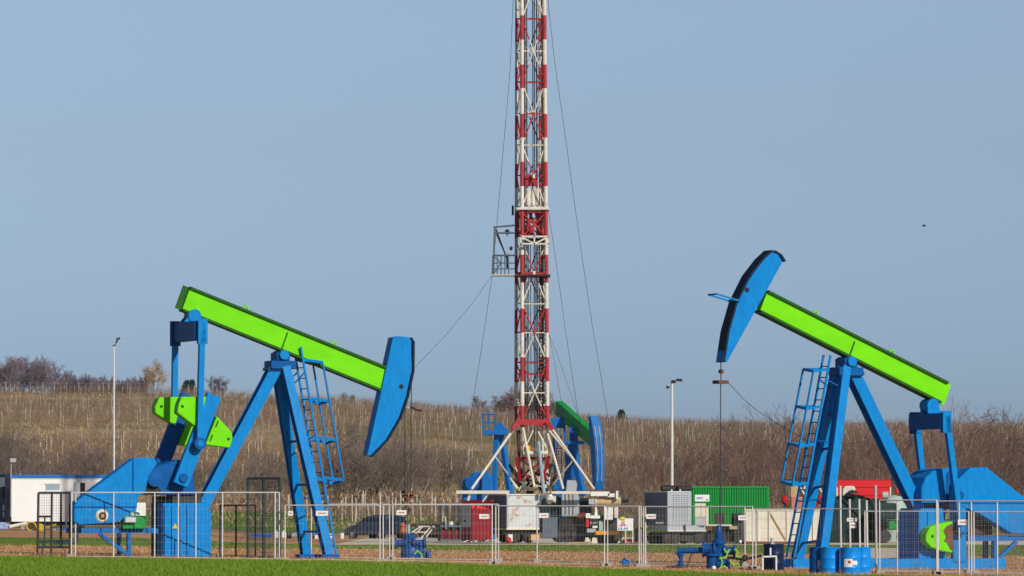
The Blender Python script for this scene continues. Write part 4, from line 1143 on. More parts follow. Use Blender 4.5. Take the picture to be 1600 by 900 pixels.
# --- rig carrier truck
f = Fr(838, 846, 916, 808, 848, 250.5, 8)
rc = thing('rig_carrier', 'dark rig carrier truck with dark wheels under the derrick', 'truck', f.o)
f.box(MB(), .0, f.L, 0.15, 2.6, .55, f.H).build('frame', M['dark'], rc)
f.box(MB(), .05, f.L * .36, 0, .14, .25, f.H + .0).build('side_box', M['bluegrey'], rc, bevel=.02)
f.box(MB(), f.L * .40, f.L * .98, .06, .14, .62, f.H - .05).build('mudguard', M['black'], rc)
for i in range(4): wheel(rc, f.p(f.L * (.42 + i * .16), .28, .46), f.ey, .45, .34, 'dark')
up_ = thing('rig_engine', 'grey engine and control panels on the dark rig carrier', 'engine', P(870, 808, 250.8))
MB().pbox(878, 770, 905, 806, 250.6, 1.8).build('control_panel', M['grey'], up_)
for x in (883, 889, 895): MB().pbox(x, 772, x + .8, 804, 250.56, .03).build('panel_seam', M['dark'], up_)
MB().pbox(842, 774, 863, 808, 251, 1.8).build('engine_cover', M['bluegrey'], up_)
MB().prism([P(863, 808, 250.9), P(863, 776, 250.9), P(868, 773, 250.9), P(877, 778, 250.9), P(877, 808, 250.9)], Vector((0, 1.5, 0))).build('pump_case', M['teal'], up_)
MB().blob(P(859, 780, 250.7), .22, jit=.2, sc=(1, .6, 1.2)).build('filter', M['silver'], up_)
MB().pbox(865, 774, 868.5, 786, 250.7, .12).build('valve_post', M['cream'], up_)
MB().pbox(904, 778, 925, 802, 251.6, 1.6).build('hydraulic_unit', M['teal'], up_)
MB().prism([P(884, 768.5, 250.5), P(886, 750, 250.5), P(903, 751, 250.5), P(900, 768.5, 250.5)], Vector((0, .7, 0))).build('driller_screen', M['grey'], up_, bevel=.02)
fb = MB()
fb.pbox(713, 766.5, 796, 771.5, 249.3, .35); o = fb.build('walkway_beam', M['cream']); tag(o, 'cream steel beam running left from the derrick foot over the red hut', 'beam')
fb = MB().pbox(862, 767.5, 922, 771.5, 249.6, .35).build('walkway_beam', M['cream']); tag(fb, 'cream steel beam running right from the derrick foot to the tan drum', 'beam')

# rear end of the carrier with plates, tan drum, cabinets
t = thing('mast_raising_drum', 'tan lagged drum in a white cradle at the rear of the rig', 'drum', P(945, 792, 250))
MB().tube(P(931, 784, 250.4), P(969, 784, 250.4), .20, n=16).build('drum', M['tan'], t)
for x in (931, 968.5): MB().tube(P(x - .8, 784, 250.4), P(x + .8, 784, 250.4), .24, n=16).build('drum_flange', M['cream'], t)
MB().pbox(920, 779, 929, 788, 250.2, .5).build('end_cap', M['grey'], t)
MB().pbox(923, 768, 952, 775, 250.0, .9).build('cradle', M['white'], t)
MB().pbox(950, 771, 966, 776.5, 250.0, .9).build('cradle_arm', M['white'], t)
MB().pbox(962.5, 767, 966, 780, 249.9, .3).build('cradle_post', M['white'], t)
MB().tube(P(972, 783.5, 250.6), P(982, 782, 250.6), .09, n=8).build('exhaust', M['black'], t)
t = thing('truck_tail', 'truck tail with black number plate, red light and white boxes below the tan drum', 'truck', P(930, 846, 250))
MB().pbox(916, 804, 972, 842, 250.6, 2.2).build('frame', M['dark'], t)
MB().pbox(915.5, 802, 922, 809.5, 250.1, .45).build('white_box', M['cleanwhite'], t)
MB().pbox(922.3, 805, 937.5, 810, 250.1, .45).build('light_bar', M['cleanwhite'], t)
MB().prism([P(929, 805, 250.2), P(930, 792, 250.2), P(932.5, 792, 250.2), P(934, 805, 250.2)], Vector((0, .2, 0))).build('strut', M['white'], t)
MB().pbox(906, 801, 913, 810, 250.3, .3).build('red_box', M['red_dark'], t)
MB().pbox(916, 811.5, 920.5, 823.5, 250.2, .3).build('tail_light', M['red_bright'], t)
pl = MB().pbox(921, 811, 935.5, 821, 250.15, .3).build('number_plate', M['black'], t)
text('N-671', P(922, 818.2, 250.13), .10, M['cleanwhite'], pl, width=.36)
MB().pbox(926, 821.6, 933.5, 825, 250.12, .3).build('reflector', M['cleanwhite'], t)
cbn = MB().pbox(943.5, 792, 957.5, 812.5, 249.9, .6).build('cabinet', M['white'], t, bevel=.03)
MB().pbox(950, 794, 950.5, 811, 249.88, .02).build('cabinet_seam', M['grey'], cbn)
MB().pbox(959.5, 791.5, 966, 809.5, 250.0, .5).build('cabinet', M['cream'], t, bevel=.03)
MB().pbox(931, 829.5, 968, 835.5, 249.7, .25).build('bumper_beam', M['orange'], t)
MB().pbox(917, 826, 931, 832, 250.0, .4).build('hitch', M['grey'], t)
for x, w_ in ((914, 7), (925, 8), (966, 4), (971, 6)):
    a, b = x, x + w_
    MB().prism([P(a - 1, 849, 249.8), P(a + 1, 840, 249.8), P(b - 1, 840, 249.8), P(b + 1, 849, 249.8)], Vector((0, .5, 0))).build('outrigger_foot', M['cream'], t)
for x in (934, 950, 962): wheel(t, P(x, 842, 250.4), Yv, .38, .3, 'dark')
MB().pbox(936, 814, 942, 829, 250.1, .3).build('tail_light_box', M['palegreen'], t)

# loose gear on the gravel in front of the trucks
rg = random.Random(31)
t = thing('hose_pile', 'dark hoses and fittings heaped on the gravel in front of the red hut', 'hoses', P(742, 847.5, 249.3))
for i in range(14):
    a = P(rg.uniform(724, 764), 847 - rg.random() * 1.5, 249.4)
    MB().path([a, a + Vector((rg.uniform(.1, .4), .1, rg.uniform(.0, .1))), a + Vector((rg.uniform(.3, .7), .1, rg.uniform(-.02, .05)))], .035).build('hose', M['brown'] if i % 3 else M['cream'], t)
t = thing('pipe_bundle', 'brown pipes lying on the gravel below the dark rig carrier', 'pipes', P(880, 849, 249.4))
for i in range(5):
    a = P(888 + rg.uniform(-3, 6), 848.3 - (i % 2), 249.4 + .12 * i); MB().tube(a, a + Vector((.95, .0, 0)), .035, n=6).build('pipe', M['rust'] if i % 2 else M['tan'], t)
t = thing('tool_skid', 'dark tool skid with brown posts between the company board and the flatbed trailer', 'skid', P(1000, 848, 250.5))
MB().pbox(992, 826, 1008, 846, 250.6, 1.2).build('tool_box', M['dark'], t, bevel=.03)
for x in (991, 996, 1001): MB().pbox(x, 800 + rg.uniform(0, 8), x + 1.3, 826, 250.8, .06).build('post', M['rust'], t)
MB().pbox(986, 846.1, 1010, 848.5, 250.4, 1.4).build('base', M['rust'], t)
# white company board with red frame foot
t = thing('company_board', 'white board with coloured logo beside the rig tail', 'sign', P(978, 848, 249))
bd = MB().pbox(964.5, 810, 989.5, 829, 249, .06).build('board', M['cleanwhite'], t)
MB().blob(P(972.5, 810, 248.97), .16, sc=(1, .15, .55)).build('logo_sun', M['yellowink'], bd)
MB().prism([P(968, 822, 248.99), P(973, 813, 248.99), P(979, 822, 248.99)], Vector((0, -.008, 0))).build('logo_mark', M['pinkink'], bd)
MB().prism([P(971, 815.5, 248.985), P(977, 815.5, 248.985), P(974.5, 811.5, 248.985)], Vector((0, -.010, 0))).build('logo_mark', M['yellowink'], bd)
text('ULAS', P(966.5, 827.4, 248.98), .12, M['tealink'], bd, width=.50)
for x in (977, 988): MB().pbox(x, 829.2, x + 1.4, 848, 249.02, .05).build('post', M['cream'], t)
MB().pbox(975, 842, 991, 847, 249.2, .8).build('foot_frame', M['red_dark'], t)

# --- trailer with the grey radiator unit
f = Fr(1009, 1043, 1103.5, 821, 830, 248.5, 24)
t = thing('flatbed_trailer', 'grey flatbed trailer with twin tyres carrying the dimpled radiator unit', 'trailer', f.o)
f.box(MB(), 0, f.L, 0, 2.4, .06, f.H).build('bed', M['grey'], t)
f.box(MB(), -.02, f.L + .02, -.06, -.001, -.02, .07).build('bed_edge', M['silver'], t)
f.box(MB(), f.L * .42, f.L * .46, -.09, -.061, -.05, f.H + .05).build('strap', M['brown'], t)
f.box(MB(), .1, f.L, .3, 2.1, -.25, -.03).build('chassis', M['dark'], t)
for u, rr in ((.06, .33), (.22, .33), (.86, .30)):
    wheel(t, f.p(f.L * u, .25, -.36), f.ey, rr, .26, 'brown'); wheel(t, f.p(f.L * u, 2.0, -.36), f.ey, rr, .26, 'brown')
f.box(MB(), f.L * .3, f.L * .8, .2, .6, -.5, -.251).build('toolbox', M['dark'], t)
f2 = Fr(1009, 1043, 1081, 769, 820.8, 248.6, 24)
t = thing('radiator_unit', 'grey cooling unit with a dimpled bright face on the flatbed trailer', 'machine', f2.o)
f2.box(MB(), 0, f2.L, 0, f2.W, 0, f2.H).build('casing', M['grey'], t, bevel=.02)
f2.box(MB(), -.004, -.001, .03, f2.W - .03, .03, f2.H - .05).build('side_shade_panel', M['bluegrey'], t)  # shade of the unlit side, painted as a dark sheet
dm = MB()
for i in range(6):
    for j in range(13):
        u, z = f2.L * (.23 + i * .115), f2.H * (.12 + j * .064)
        f2.box(dm, u, u + .05, -.006, -.001, z, z + .045)
dm.build('vent_grille', M['dark'], t)
f2.box(MB(), 0, f2.L, 0, f2.W, f2.H + .002, f2.H + .05).build('lid', M['silver'], t)
for u in (.2, .55): f2.box(MB(), f2.L * u, f2.L * u + .06, .1, .2, f2.H + .052, f2.H + .14).build('lifting_eye', M['white'], t)
pl = MB().pbox(1024, 811.5, 1038.5, 820, 248.0, .04).build('number_plate', M['black'], t)
text('No 06 7', P(1025, 818.3, 247.98), .10, M['cleanwhite'], pl, width=.42)
t = thing('air_filter', 'black rounded air filters on top of the grey cooling unit', 'filters', P(1040, 768, 251))
for a, b, yy in ((1034, 1056, 763.5), (1058, 1080, 764)): MB().tube(P(a, yy, 251.5), P(b, yy, 251.7), .17, n=12).build('filter', M['black'], t)
t = thing('control_cabinet', 'white control cabinet under a small white sign on the flatbed trailer', 'cabinet', P(1094, 821, 248.9))
cbn = MB().pbox(1086, 786.5, 1102.5, 808.5, 249.1, .6).build('cabinet', M['cream'], t)
MB().pbox(1086, 808.6, 1102.5, 821, 249.15, .55).build('lower_cabinet', M['silver'], t)
MB().pbox(1095.5, 787, 1096, 808, 249.08, .02).build('door_seam', M['grey'], cbn)
MB().pbox(1103.4, 792, 1107, 820, 249.3, .1).build('post', M['cream'], t)
sg = MB().pbox(1086, 773, 1108.5, 783.5, 249.0, .04).build('sign', M['cleanwhite'], t)
text('OGT', P(1088.5, 779.8, 248.98), .11, M['blueink'], sg, width=.34)
MB().pbox(1103.5, 780.2, 1106, 781.6, 248.98, .02).build('sign_mark', M['dark'], sg)

# --- green container
f = Fr(1057, 1060, 1202, 760, 826, 258, 3)
t = thing('shipping_container', 'green corrugated container behind the flatbed trailer', 'container', f.o)
g = MB(); f.box(g, 0.05, f.L - .05, .06, 2.4, .05, f.H - .05); g.build('inner_wall', M['green'], t)
g = MB(); n_ = 36; pts = []
for i in range(n_):
    u0 = .08 + (f.L - .16) * i / n_; wv = (f.L - .16) / n_
    pts += [(u0, .05), (u0 + wv * .25, .05), (u0 + wv * .4, .0), (u0 + wv * .85, .0)]
pts += [(f.L - .08, .05)]
V_ = [f.p(u, v, .1) for u, v in pts] + [f.p(u, v, f.H - .1) for u, v in pts]; m_ = len(pts)
g.add(V_, [(i, i + 1, m_ + i + 1, m_ + i) for i in range(m_ - 1)])
cw = g.build('corrugated_wall', M['green'], t)
for u in (0, f.L - .1): f.box(MB(), u, u + .1, -.02, .1, 0, f.H).build('corner_post', M['green'], t)
f.box(MB(), .101, f.L - .101, -.02, .1, f.H - .1, f.H).build('top_rail', M['green'], t)
f.box(MB(), .101, f.L - .101, -.02, .1, 0, .1).build('bottom_rail', M['green'], t)
f.box(MB(), .02, f.L - .02, .1, 2.4, f.H - .049, f.H - .02).build('roof', M['green'], t)
f.box(MB(), 0, f.L, .2, 2.4, -.85, -.01).build('carrier_frame', M['black'], t)

# --- dark truck in front of it
t = thing('flat_truck', 'dark lorry with one bright headlight beside the white tank', 'truck', P(1135, 848, 252))
MB().pbox(1104, 822, 1166, 846, 252.4, 2.2).build('chassis', M['black'], t)
MB().pbox(1145, 802, 1165, 838, 252.2, 2.2).build('cab', M['dark'], t, bevel=.06)
MB().pbox(1147, 805, 1163, 816, 252.17, .05).build('windscreen', M['glass'], t)
MB().pbox(1103, 819.5, 1146, 822, 252.3, 2.2).build('bed', M['cream'], t)
MB().pbox(1104, 822.5, 1113, 829, 252.2, .2).build('lamp_box', M['rust'], t)
MB().blob(P(1157, 846, 252.1), .08, sc=(1, .5, 1)).build('headlight', M['cleanwhite'], t)
MB().pbox(1118, 802, 1132, 819, 252.8, 1.2).build('winch', M['brown'], t)
MB().pbox(1140, 822, 1152, 827, 252.1, .3).build('bumper', M['tan'], t)
for x in (1112, 1126, 1155): wheel(t, P(x, 842, 252.3), Yv, .33, .3, 'dark')

# --- long cream tank
f = Fr(1163, 1166, 1296, 796.5, 851, 246.5, 2)
t = thing('mud_tank', 'long cream open steel tank with ribs and rusty base', 'tank', f.o)
f.box(MB(), 0, f.L, 0, .06, .16, f.H - .05).build('front_wall', M['cream'], t)
f.box(MB(), 0, f.L, 2.2, 2.26, .16, f.H - .05).build('back_wall', M['cream'], t)
for u in (0, f.L - .06): f.box(MB(), u, u + .06, .061, 2.199, .16, f.H - .05).build('end_wall', M['cream'], t)
f.box(MB(), -.03, f.L + .03, -.03, 2.3, .0, .155).build('skid', M['rust'], t)
f.box(MB(), -.04, f.L + .04, -.05, .1, f.H - .048, f.H + .03).build('top_rim', M['cream'], t)
for px in (1183.5, 1201, 1229, 1270):
    u = (px - 1166) * 246.5 / F; f.box(MB(), u, u + .07, -.06, -.001, .16, f.H - .052).build('rib', M['cream'], t)
a, b = f.p((1202 - 1166) * 246.5 / F, -.03, f.H - .06), f.p((1228 - 1166) * 246.5 / F, -.03, .25)
MB().beam(a, b, .07, .06).build('diagonal_rib', M['tan'], t)
f.box(MB(), .1, f.L - .1, .1, 2.1, .2, f.H * .8).build('mud', M['brown'], t)
# --- red mud pumps on the tank
rp = thing('mud_pump', 'rusty red pumps and pipework standing behind the cream tank', 'pump', P(1255, 800, 251))
rg = random.Random(11)
for x in (1224, 1262, 1270, 1280):
    MB().blob(P(x + 2, rg.uniform(776, 788), 251), .2, sc=(1, .8, 1.1), jit=.15).build('pump_body', M['red'], rp)
    MB().tube(P(x + 1, 783, 250.8), P(x + 6, 789, 250.8), .11, n=9).build('flange', M['red_dark'], rp)
MB().pbox(1236, 776, 1254, 798, 251, .8).build('motor_housing', M['salmon'], rp, bevel=.03)
MB().pbox(1236, 752, 1247, 776, 251.3, .15).build('frame_post', M['tan'], rp)
for i in range(12):
    a = P(rg.uniform(1232, 1285), rg.uniform(752, 795), 251.4); MB().tube(a, a + Vector((rg.uniform(-.4, .4), .1, rg.uniform(.2, .8))), rg.uniform(.03, .07), n=6).build('pipework', M['brown'] if i % 2 else M['cream'], rp)
MB().pbox(1223, 748, 1292, 751, 251, .9).build('gantry', M['dark'], rp)
for x in (1225, 1289): MB().pbox(x, 751.2, x + 2, 848, 251.2, .12).build('gantry_leg', M['dark'], rp)

# --- red container and the green tarpaulin compound
f = Fr(1304, 1307, 1393, 750, 846, 262, 3)
t = thing('red_container', 'bright red steel container showing above the dark green tarpaulins', 'container', f.o)
f.box(MB(), 0.04, f.L - .04, .05, 2.4, .05, f.H - .05).build('wall', M['red_bright'], t)
f.box(MB(), 0, f.L, 0, 2.45, f.H - .048, f.H).build('roof', M['red'], t)
f.box(MB(), 0, f.L, -.0, .049, f.H - .40, f.H - .05).build('top_panel', M['red_bright'], t)
for u in (0, f.L - .08): f.box(MB(), u, u + .08, 0, .049, 0, f.H - .402).build('corner_post', M['cream'], t)
for z in (.62, .68, .74): f.box(MB(), f.L * .25, f.L * .9, .03, .049, f.H * z, f.H * z + .03).build('rib', M['red_dark'], t)
t = thing('tarpaulin_heap', 'dark green tarpaulin draped over machinery in front of the red container', 'tarpaulin', P(1330, 850, 256))
n_ = 26; top = []
rg = random.Random(4)
for i in range(n_):
    x = 1297 + (1385 - 1297) * i / (n_ - 1)
    yy = 776 - 7 * math.exp(-((x - 1330) / 14) ** 2) + 5 * (x > 1345) * (x - 1345) / 40 + rg.uniform(-1.2, 1.2)
    top.append(P(x, yy, 256 + rg.uniform(-.15, .15)))
g = MB()
pts = [P(1297, 848, 256)] + top + [P(1385, 848, 256)]
g.prism(pts, Vector((0, 2.2, 0))).build('tarpaulin', M['teal'], t)
MB().prism([P(x, y_, 255.9) for x, y_ in ((1316, 775), (1317, 763), (1321, 759.5), (1333, 759), (1337, 763), (1336, 768), (1326, 769), (1322, 775))], Vector((0, .6, 0))).build('machine_hood', M['cream'], t, bevel=.04)
MB().blob(P(1331, 772, 255.8), .26, sc=(1.3, .6, .7), jit=.5).build('machine_seat', M['teal'], t)
MB().blob(P(1336, 772, 255.5), .12, sc=(1.4, .6, .5), jit=.4).build('cloth', M['red'], t)
t = thing('pale_tank', 'pale green round tank behind the fence, right of the red container', 'tank', P(1400, 846, 258))
MB().lathe(P(1397, 846, 258.6), [(.75, 0), (.75, 2.0), (.68, 2.2), (.4, 2.42), (.0, 2.5)], n=22).build('shell', M['palegreen'], t, smooth=True)
MB().lathe(P(1401, 771, 258.6), [(.12, 0), (.12, .1), (.05, .3)], n=10).build('valve', M['red'], t)
MB().tube(P(1379, 774, 258), P(1388, 774, 258), .2, n=10).build('manhole', M['palegreen'], t)
t = thing('green_tractor', 'dark green machine with pale panel half hidden behind the right fence', 'machine', P(1400, 846, 254))
MB().pbox(1370, 786, 1402, 812, 254, 1.6).build('hood', M['teal'], t, bevel=.1)
MB().pbox(1388, 812.5, 1416, 828, 254.2, 1.4).build('body', M['green'], t, bevel=.06)
MB().pbox(1403, 805, 1417, 813, 254.0, .2).build('pale_panel', M['cream'], t)
for x in (1382, 1410): wheel(t, P(x, 838, 254), Yv, .34, .3, 'dark')
t = thing('stone_trough', 'long tan concrete trough on the grass behind the drums', 'trough', P(1382, 877, 168))
MB().pbox(1358, 857, 1412, 876, 168, .9).build('trough', M['concrete'], t, bevel=.02)
MB().pbox(1362, 856.5, 1408, 857, 168.1, .7).build('filling', M['tan'], t)

# --- light masts
def light_mast(px, D, ytop, ybot, label, heads, r=.055, m='fencewhite'):
    b = P(px, ybot, D); b.z = min(b.z, G(b.x, D)) if ybot > 800 else b.z
    t = thing('light_mast', label, 'light mast', b)
    MB().tube(b, P(px, ytop, D), r * 1.3, r * .9, n=8).build('pole', M[m], t)
    for (a, c, w_) in heads:
        h = MB().beam(P(*a, D), P(*c, D), w_, w_ * .8)
        h.build('floodlight', M['lamp'], t)
        MB().beam(P(px, ytop + 2, D), P(*a, D), .05, .05).build('lamp_arm', M['galv'], t)
light_mast(178, 292, 540, 842, 'tall slim light mast behind the white cabin', [((176.5, 540), (180, 540), .1), ((182, 535), (184, 528), .13), ((185, 530), (187.5, 527.5), .12)])
light_mast(1050, 262, 595, 850, 'tall white light mast rising behind the grey cooling unit', [((1049, 596), (1056, 596.5), .2), ((1057, 593.5), (1066, 594.2), .18), ((1041, 605), (1046, 605), .17)], .072)
light_mast(633, 295, 634, 846, 'light mast seen behind the left horsehead', [((641, 636), (649, 638.5), .14), ((648, 640), (659, 642), .16)], .035, 'dark')

# --- wellheads
def wellhead(name_l, spool, ground):
    pass
def flanged(par, p, q, r, nm='pipe', m='well_blue', ends=True, n=12):
    p, q = Vector(p), Vector(q); d = (q - p).normalized()
    o = MB().tube(p, q, r, n=n).build(nm, M[m], par)
    if ends:
        for e, s_ in ((p, 1), (q, -1)):
            MB().tube(e, e + d * s_ * .07, r * 1.55, n=n).build('flange', M[m], o)
    return o
DW = 158
t = thing('wellhead', 'dark blue wellhead valves with an orange clamp below the left horsehead', 'wellhead', onground(640, DW), 0, 'wellheads')
flanged(t, P(638, 882, DW), P(638, 852, DW), .17, 'casing')
flanged(t, P(638, 852, DW), P(638, 836, DW), .13, 'spool')
MB().lathe(P(641, 878, DW - .1), [(.16, 0), (.30, .06), (.33, .28), (.28, .46), (.14, .52)], n=14).build('valve_body', M['well_blue'], t, smooth=True)
MB().lathe(P(640, 848, DW), [(.12, 0), (.22, .04), (.24, .22), (.14, .3)], n=12).build('valve_body', M['well_blue'], t, smooth=True)
flanged(t, P(617, 849, DW - .1), P(636, 848, DW - .1), .12, 'branch_pipe')
flanged(t, P(646, 847, DW - .1), P(666, 847, DW - .1), .13, 'branch_pipe')
flanged(t, P(657, 849, DW - .1), P(657, 862, DW - .1), .11, 'elbow')
flanged(t, P(648, 868, DW - .1), P(671, 867, DW - .1), .12, 'branch_pipe')
MB().lathe(P(657, 879, DW - .2), [(.1, 0), (.2, .05), (.2, .18), (.1, .22)], n=12).build('bull_plug', M['well_blue'], t)
MB().pbox(645, 841.5, 667, 843, DW - .2, .25).build('bracket', M['cream'], t)
MB().lathe(P(629, 834, DW), [(.04, 0), (.09, .05), (.07, .22), (.10, .26), (.05, .36)], n=10).build('clamp', M['rust_orange'], t)
MB().lathe(P(636.5, 836, DW), [(.07, 0), (.10, .1), (.07, .35)], n=10).build('stuffing_box', M['grey'], t)
g = MB().path([P(648, 866, DW - .4), P(652, 860, DW - .4), P(660, 868, DW - .4), P(655, 876, DW - .4), P(663, 880, DW - .4)], .025); g.build('hose', M['limehose'], t)
for x, yy in ((612, 850), (673, 867)):
    c = P(x, yy, DW - .1)
    g = MB()
    for i in range(12):
        a0, a1 = i * math.pi / 6, (i + 1) * math.pi / 6
        g.tube(c + Vector((0, .15 * math.cos(a0), .15 * math.sin(a0))), c + Vector((0, .15 * math.cos(a1), .15 * math.sin(a1))), .02, n=5)
    g.beam(c + Vector((0, -.15, 0)), c + Vector((0, .15, 0)), .025, .025); g.beam(c + Vector((0, 0, -.15)), c + Vector((0, 0, .15)), .025, .025)
    g.build('handwheel', M['well_blue'], t)
DW = 139
t = thing('wellhead', 'dark blue wellhead with lime hoses below the raised right horsehead', 'wellhead', onground(1122, DW), 0, 'wellheads')
MB().lathe(P(1113, 897, DW), [(.17, 0), (.17, .5), (.24, .52), (.24, .58), (.17, .60), (.19, .72), (.13, .8)], n=16).build('casing', M['well_blue'], t, smooth=True)
MB().lathe(P(1123, 872, DW), [(.12, 0), (.2, .05), (.2, .15), (.13, .2), (.15, .38), (.19, .42), (.19, .50), (.10, .55), (.12, .72), (.07, .78), (.05, .95)], n=14).build('tree', M['well_blue'], t, smooth=True)
flanged(t, P(1058, 861, DW), P(1104, 859.5, DW), .085, 'flow_line')
flanged(t, P(1097, 858, DW), P(1118, 858, DW), .15, 'gate_valve')
flanged(t, P(1130, 861, DW), P(1149, 861, DW), .11, 'branch_pipe')
flanged(t, P(1119, 880, DW), P(1140, 880, DW), .12, 'branch_pipe')
flanged(t, P(1063, 864, DW), P(1063, 886, DW), .07, 'support_leg')
MB().pbox(1043, 884, 1066, 889, DW - .2, .5).build('foot_block', M['dark'], t)
MB().lathe(P(1062, 877, DW), [(.05, 0), (.06, .02), (.06, .09), (.05, .1)], n=8).build('gauge', M['cleanwhite'], t)
MB().path([P(1082, 863, DW), P(1078, 872, DW), P(1073, 888, DW)], .02).build('stay', M['brown'], t)
rg = random.Random(9)
for pts in ([(1131, 857), (1135, 864), (1140, 858), (1134, 870), (1127, 872)], [(1125, 870), (1129, 879), (1124, 890), (1131, 884), (1137, 888)], [(1148, 858), (1153, 862), (1150, 869), (1158, 871)], [(1140, 876), (1147, 883), (1153, 879), (1156, 887)]):
    MB().path([P(x, y_, DW - .25) for x, y_ in pts], .022, n=6).build('hose', M['limehose'], t)
MB().path([P(1138, 871, DW - .1), P(1152, 873, DW - .1), P(1163, 874, DW - .1), P(1190, 868, DW - .1)], .04).build('hose', M['black'], t)
MB().path([P(1160, 874, DW - .2), P(1156, 884, DW - .2), P(1163, 894, DW - .2)], .05).build('hose', M['dark'], t)
MB().blob(P(1115, 888, DW - .3), .07, jit=.2).build('tag', M['cleanwhite'], t)
c = P(1164, 872, DW - .2); MB().blob(c, .10, jit=.1).build('pressure_gauge', M['dark'], t)

# --- small blue barrel, dark pump drum, blue drums
t = thing('plastic_barrel', 'small blue plastic barrel lying on the bare soil strip', 'barrel', onground(977, 142))
c = onground(977, 142) + Vector((0, 0, .11))
MB().lathe(c + Vector((-.11, 0, 0)), [(.07, 0), (.10, .02), (.11, .11), (.10, .2), (.07, .22)], n=14, axis=(1, 0, 0)).build('barrel', M['skyblueplastic'], t, smooth=True)
MB().tube(c + Vector((-.03, 0, .1)), c + Vector((-.03, 0, .15)), .03, n=8).build('bung', M['navy'], t)
def drum(px, D, label, group, m='drum', r=.29, h=.88, rings=2, py=None):
    b = onground(px, D)
    if py: b = P(px, py, D)
    t = thing('oil_drum', label, 'drum', b, 0, group)
    prof = [(r * .97, 0), (r, .015), (r, h * .30)] + [(r * 1.035, h * .33), (r, h * .36), (r, h * .63), (r * 1.035, h * .66), (r, h * .69)] + [(r, h - .02), (r * 1.02, h - .01), (r * 1.02, h), (r * .96, h), (r * .95, h - .02)]
    MB().lathe(b, prof, n=28).build('barrel', M[m], t, smooth=True)
    MB().tube(b + Vector((-.12, .02, h - .019)), b + Vector((-.12, .02, h + .01)), .035, n=8).build('bung', M['navy'], t)
    return t, b
DD = 131.0
t1, b1 = drum(1297, DD, 'plain blue oil drum at the foot of the right pump jack leg', 'blue oil drums', r=.262, h=.83, py=903)
t2, b2 = drum(1329, DD - .3, 'blue oil drum with a white hazard label, middle of the row', 'blue oil drums', r=.275, h=.83, py=903)
t3, b3 = drum(1346, DD + .35, 'blue oil drum half hidden behind the labelled one', 'blue oil drums', r=.262, h=.81, py=901)
t4, b4 = drum(1279, DD + .3, 'shaded blue oil drum at the left end of the row, against the skid', 'blue oil drums', m='blue_deep', r=.25, h=.80, py=901)  # deeper blue puts this drum's shade into its colour
def curved(b, r, a0, a1, z0, z1, m, par, nm):
    g = MB(); n_ = 6; vs = []
    for z in (z0, z1):
        for i in range(n_ + 1):
            a = a0 + (a1 - a0) * i / n_
            vs.append(b + Vector((math.sin(a) * r, -math.cos(a) * r, z)))
    g.add(vs, [(i, i + 1, n_ + 2 + i, n_ + 1 + i) for i in range(n_)])
    return g.build(nm, M[m], par)
lb = curved(b2, .281, R(-42), R(8), .30, .52, 'cleanwhite', t2, 'hazard_label')
curved(b2, .284, R(-17), R(-3), .40, .47, 'redink', lb, 'label_print')
for a in (15, 28):
    q = b2 + Vector((math.sin(R(a)) * .284, -math.cos(R(a)) * .284, .41)); ex = Vector((math.cos(R(a)), math.sin(R(a)), 0))
    MB().prism([q - ex * .055, q + Vector((0, 0, .075)), q + ex * .055, q - Vector((0, 0, .075))], Vector((math.sin(R(a)), -math.cos(R(a)), 0)) * .004).build('hazard_diamond', M['cleanwhite'], t2)
curved(b4, .255, R(-10), R(40), .22, .45, 'grey', t4, 'faded_label')
DD = 137
t, b = drum(1209, DD, 'dark navy drum with white splashes and a hand pump by the right wellhead', 'pump drums', m='drum_navy', r=.29, h=.80, py=894)
MB().tube(b + Vector((-.05, -.1, .8)), b + Vector((-.05, -.1, .98)), .05, n=8).build('hand_pump', M['silver'], t)
MB().blob(b + Vector((-.02, -.2, .72)), .11, jit=.4, sc=(1.2, .6, 1)).build('paint_splash', M['grey'], t)
g = MB()
for a, c_ in (((1191, 870), (1214, 869)), ((1192, 870), (1192, 894)), ((1213, 870), (1213, 893)), ((1204, 869), (1204, 856))):
    g.beam(P(*a, DD - .45), P(*c_, DD - .45), .045, .045)
g.build('white_cage', M['white'], t)

# --- a bird in the sky
t = thing('flying_bird', 'small dark bird flying high to the right of the derrick', 'bird', P(1444, 353, 220))
c = P(1444, 353, 220)
g = MB()
prof = [(.0, -.20), (.035, -.15), (.06, -.04), (.055, .05), (.03, .12), (.035, .16), (.0, .21)]
g.lathe(c, [(a * .55, b * .5) for a, b in prof], n=10, axis=(.9, .3, .1)).build('body', M['black'], t, smooth=True)
for s_ in (-1, 1):
    w0 = [c + Vector((.09, .02 * s_, .02)), c + Vector((.02 - .03, .22 * s_, .14)), c + Vector((-.10, .40 * s_, .10)), c + Vector((-.10, .24 * s_, .08)), c + Vector((-.08, .03 * s_, .02))]
    MB().prism([c + (q - c) * .45 for q in w0], Vector((0, 0, .012))).build('wing', M['black'], t)
MB().prism([c + Vector((-.08, -.012, 0)), c + Vector((-.08, .012, 0)), c + Vector((-.15, .03, .0)), c + Vector((-.15, -.03, 0))], Vector((0, 0, .012))).build('tail', M['black'], t)
# sagging cable between the right carrier bar and the treeline
MB().path([P(1137, 597, 145), P(1160, 622, 145.5), P(1182, 641, 146), P(1205, 656, 146.5), P(1225, 668, 147), P(1262, 690, 147.6)], .009).build('load_cell_cable', M['cable'], jackR)

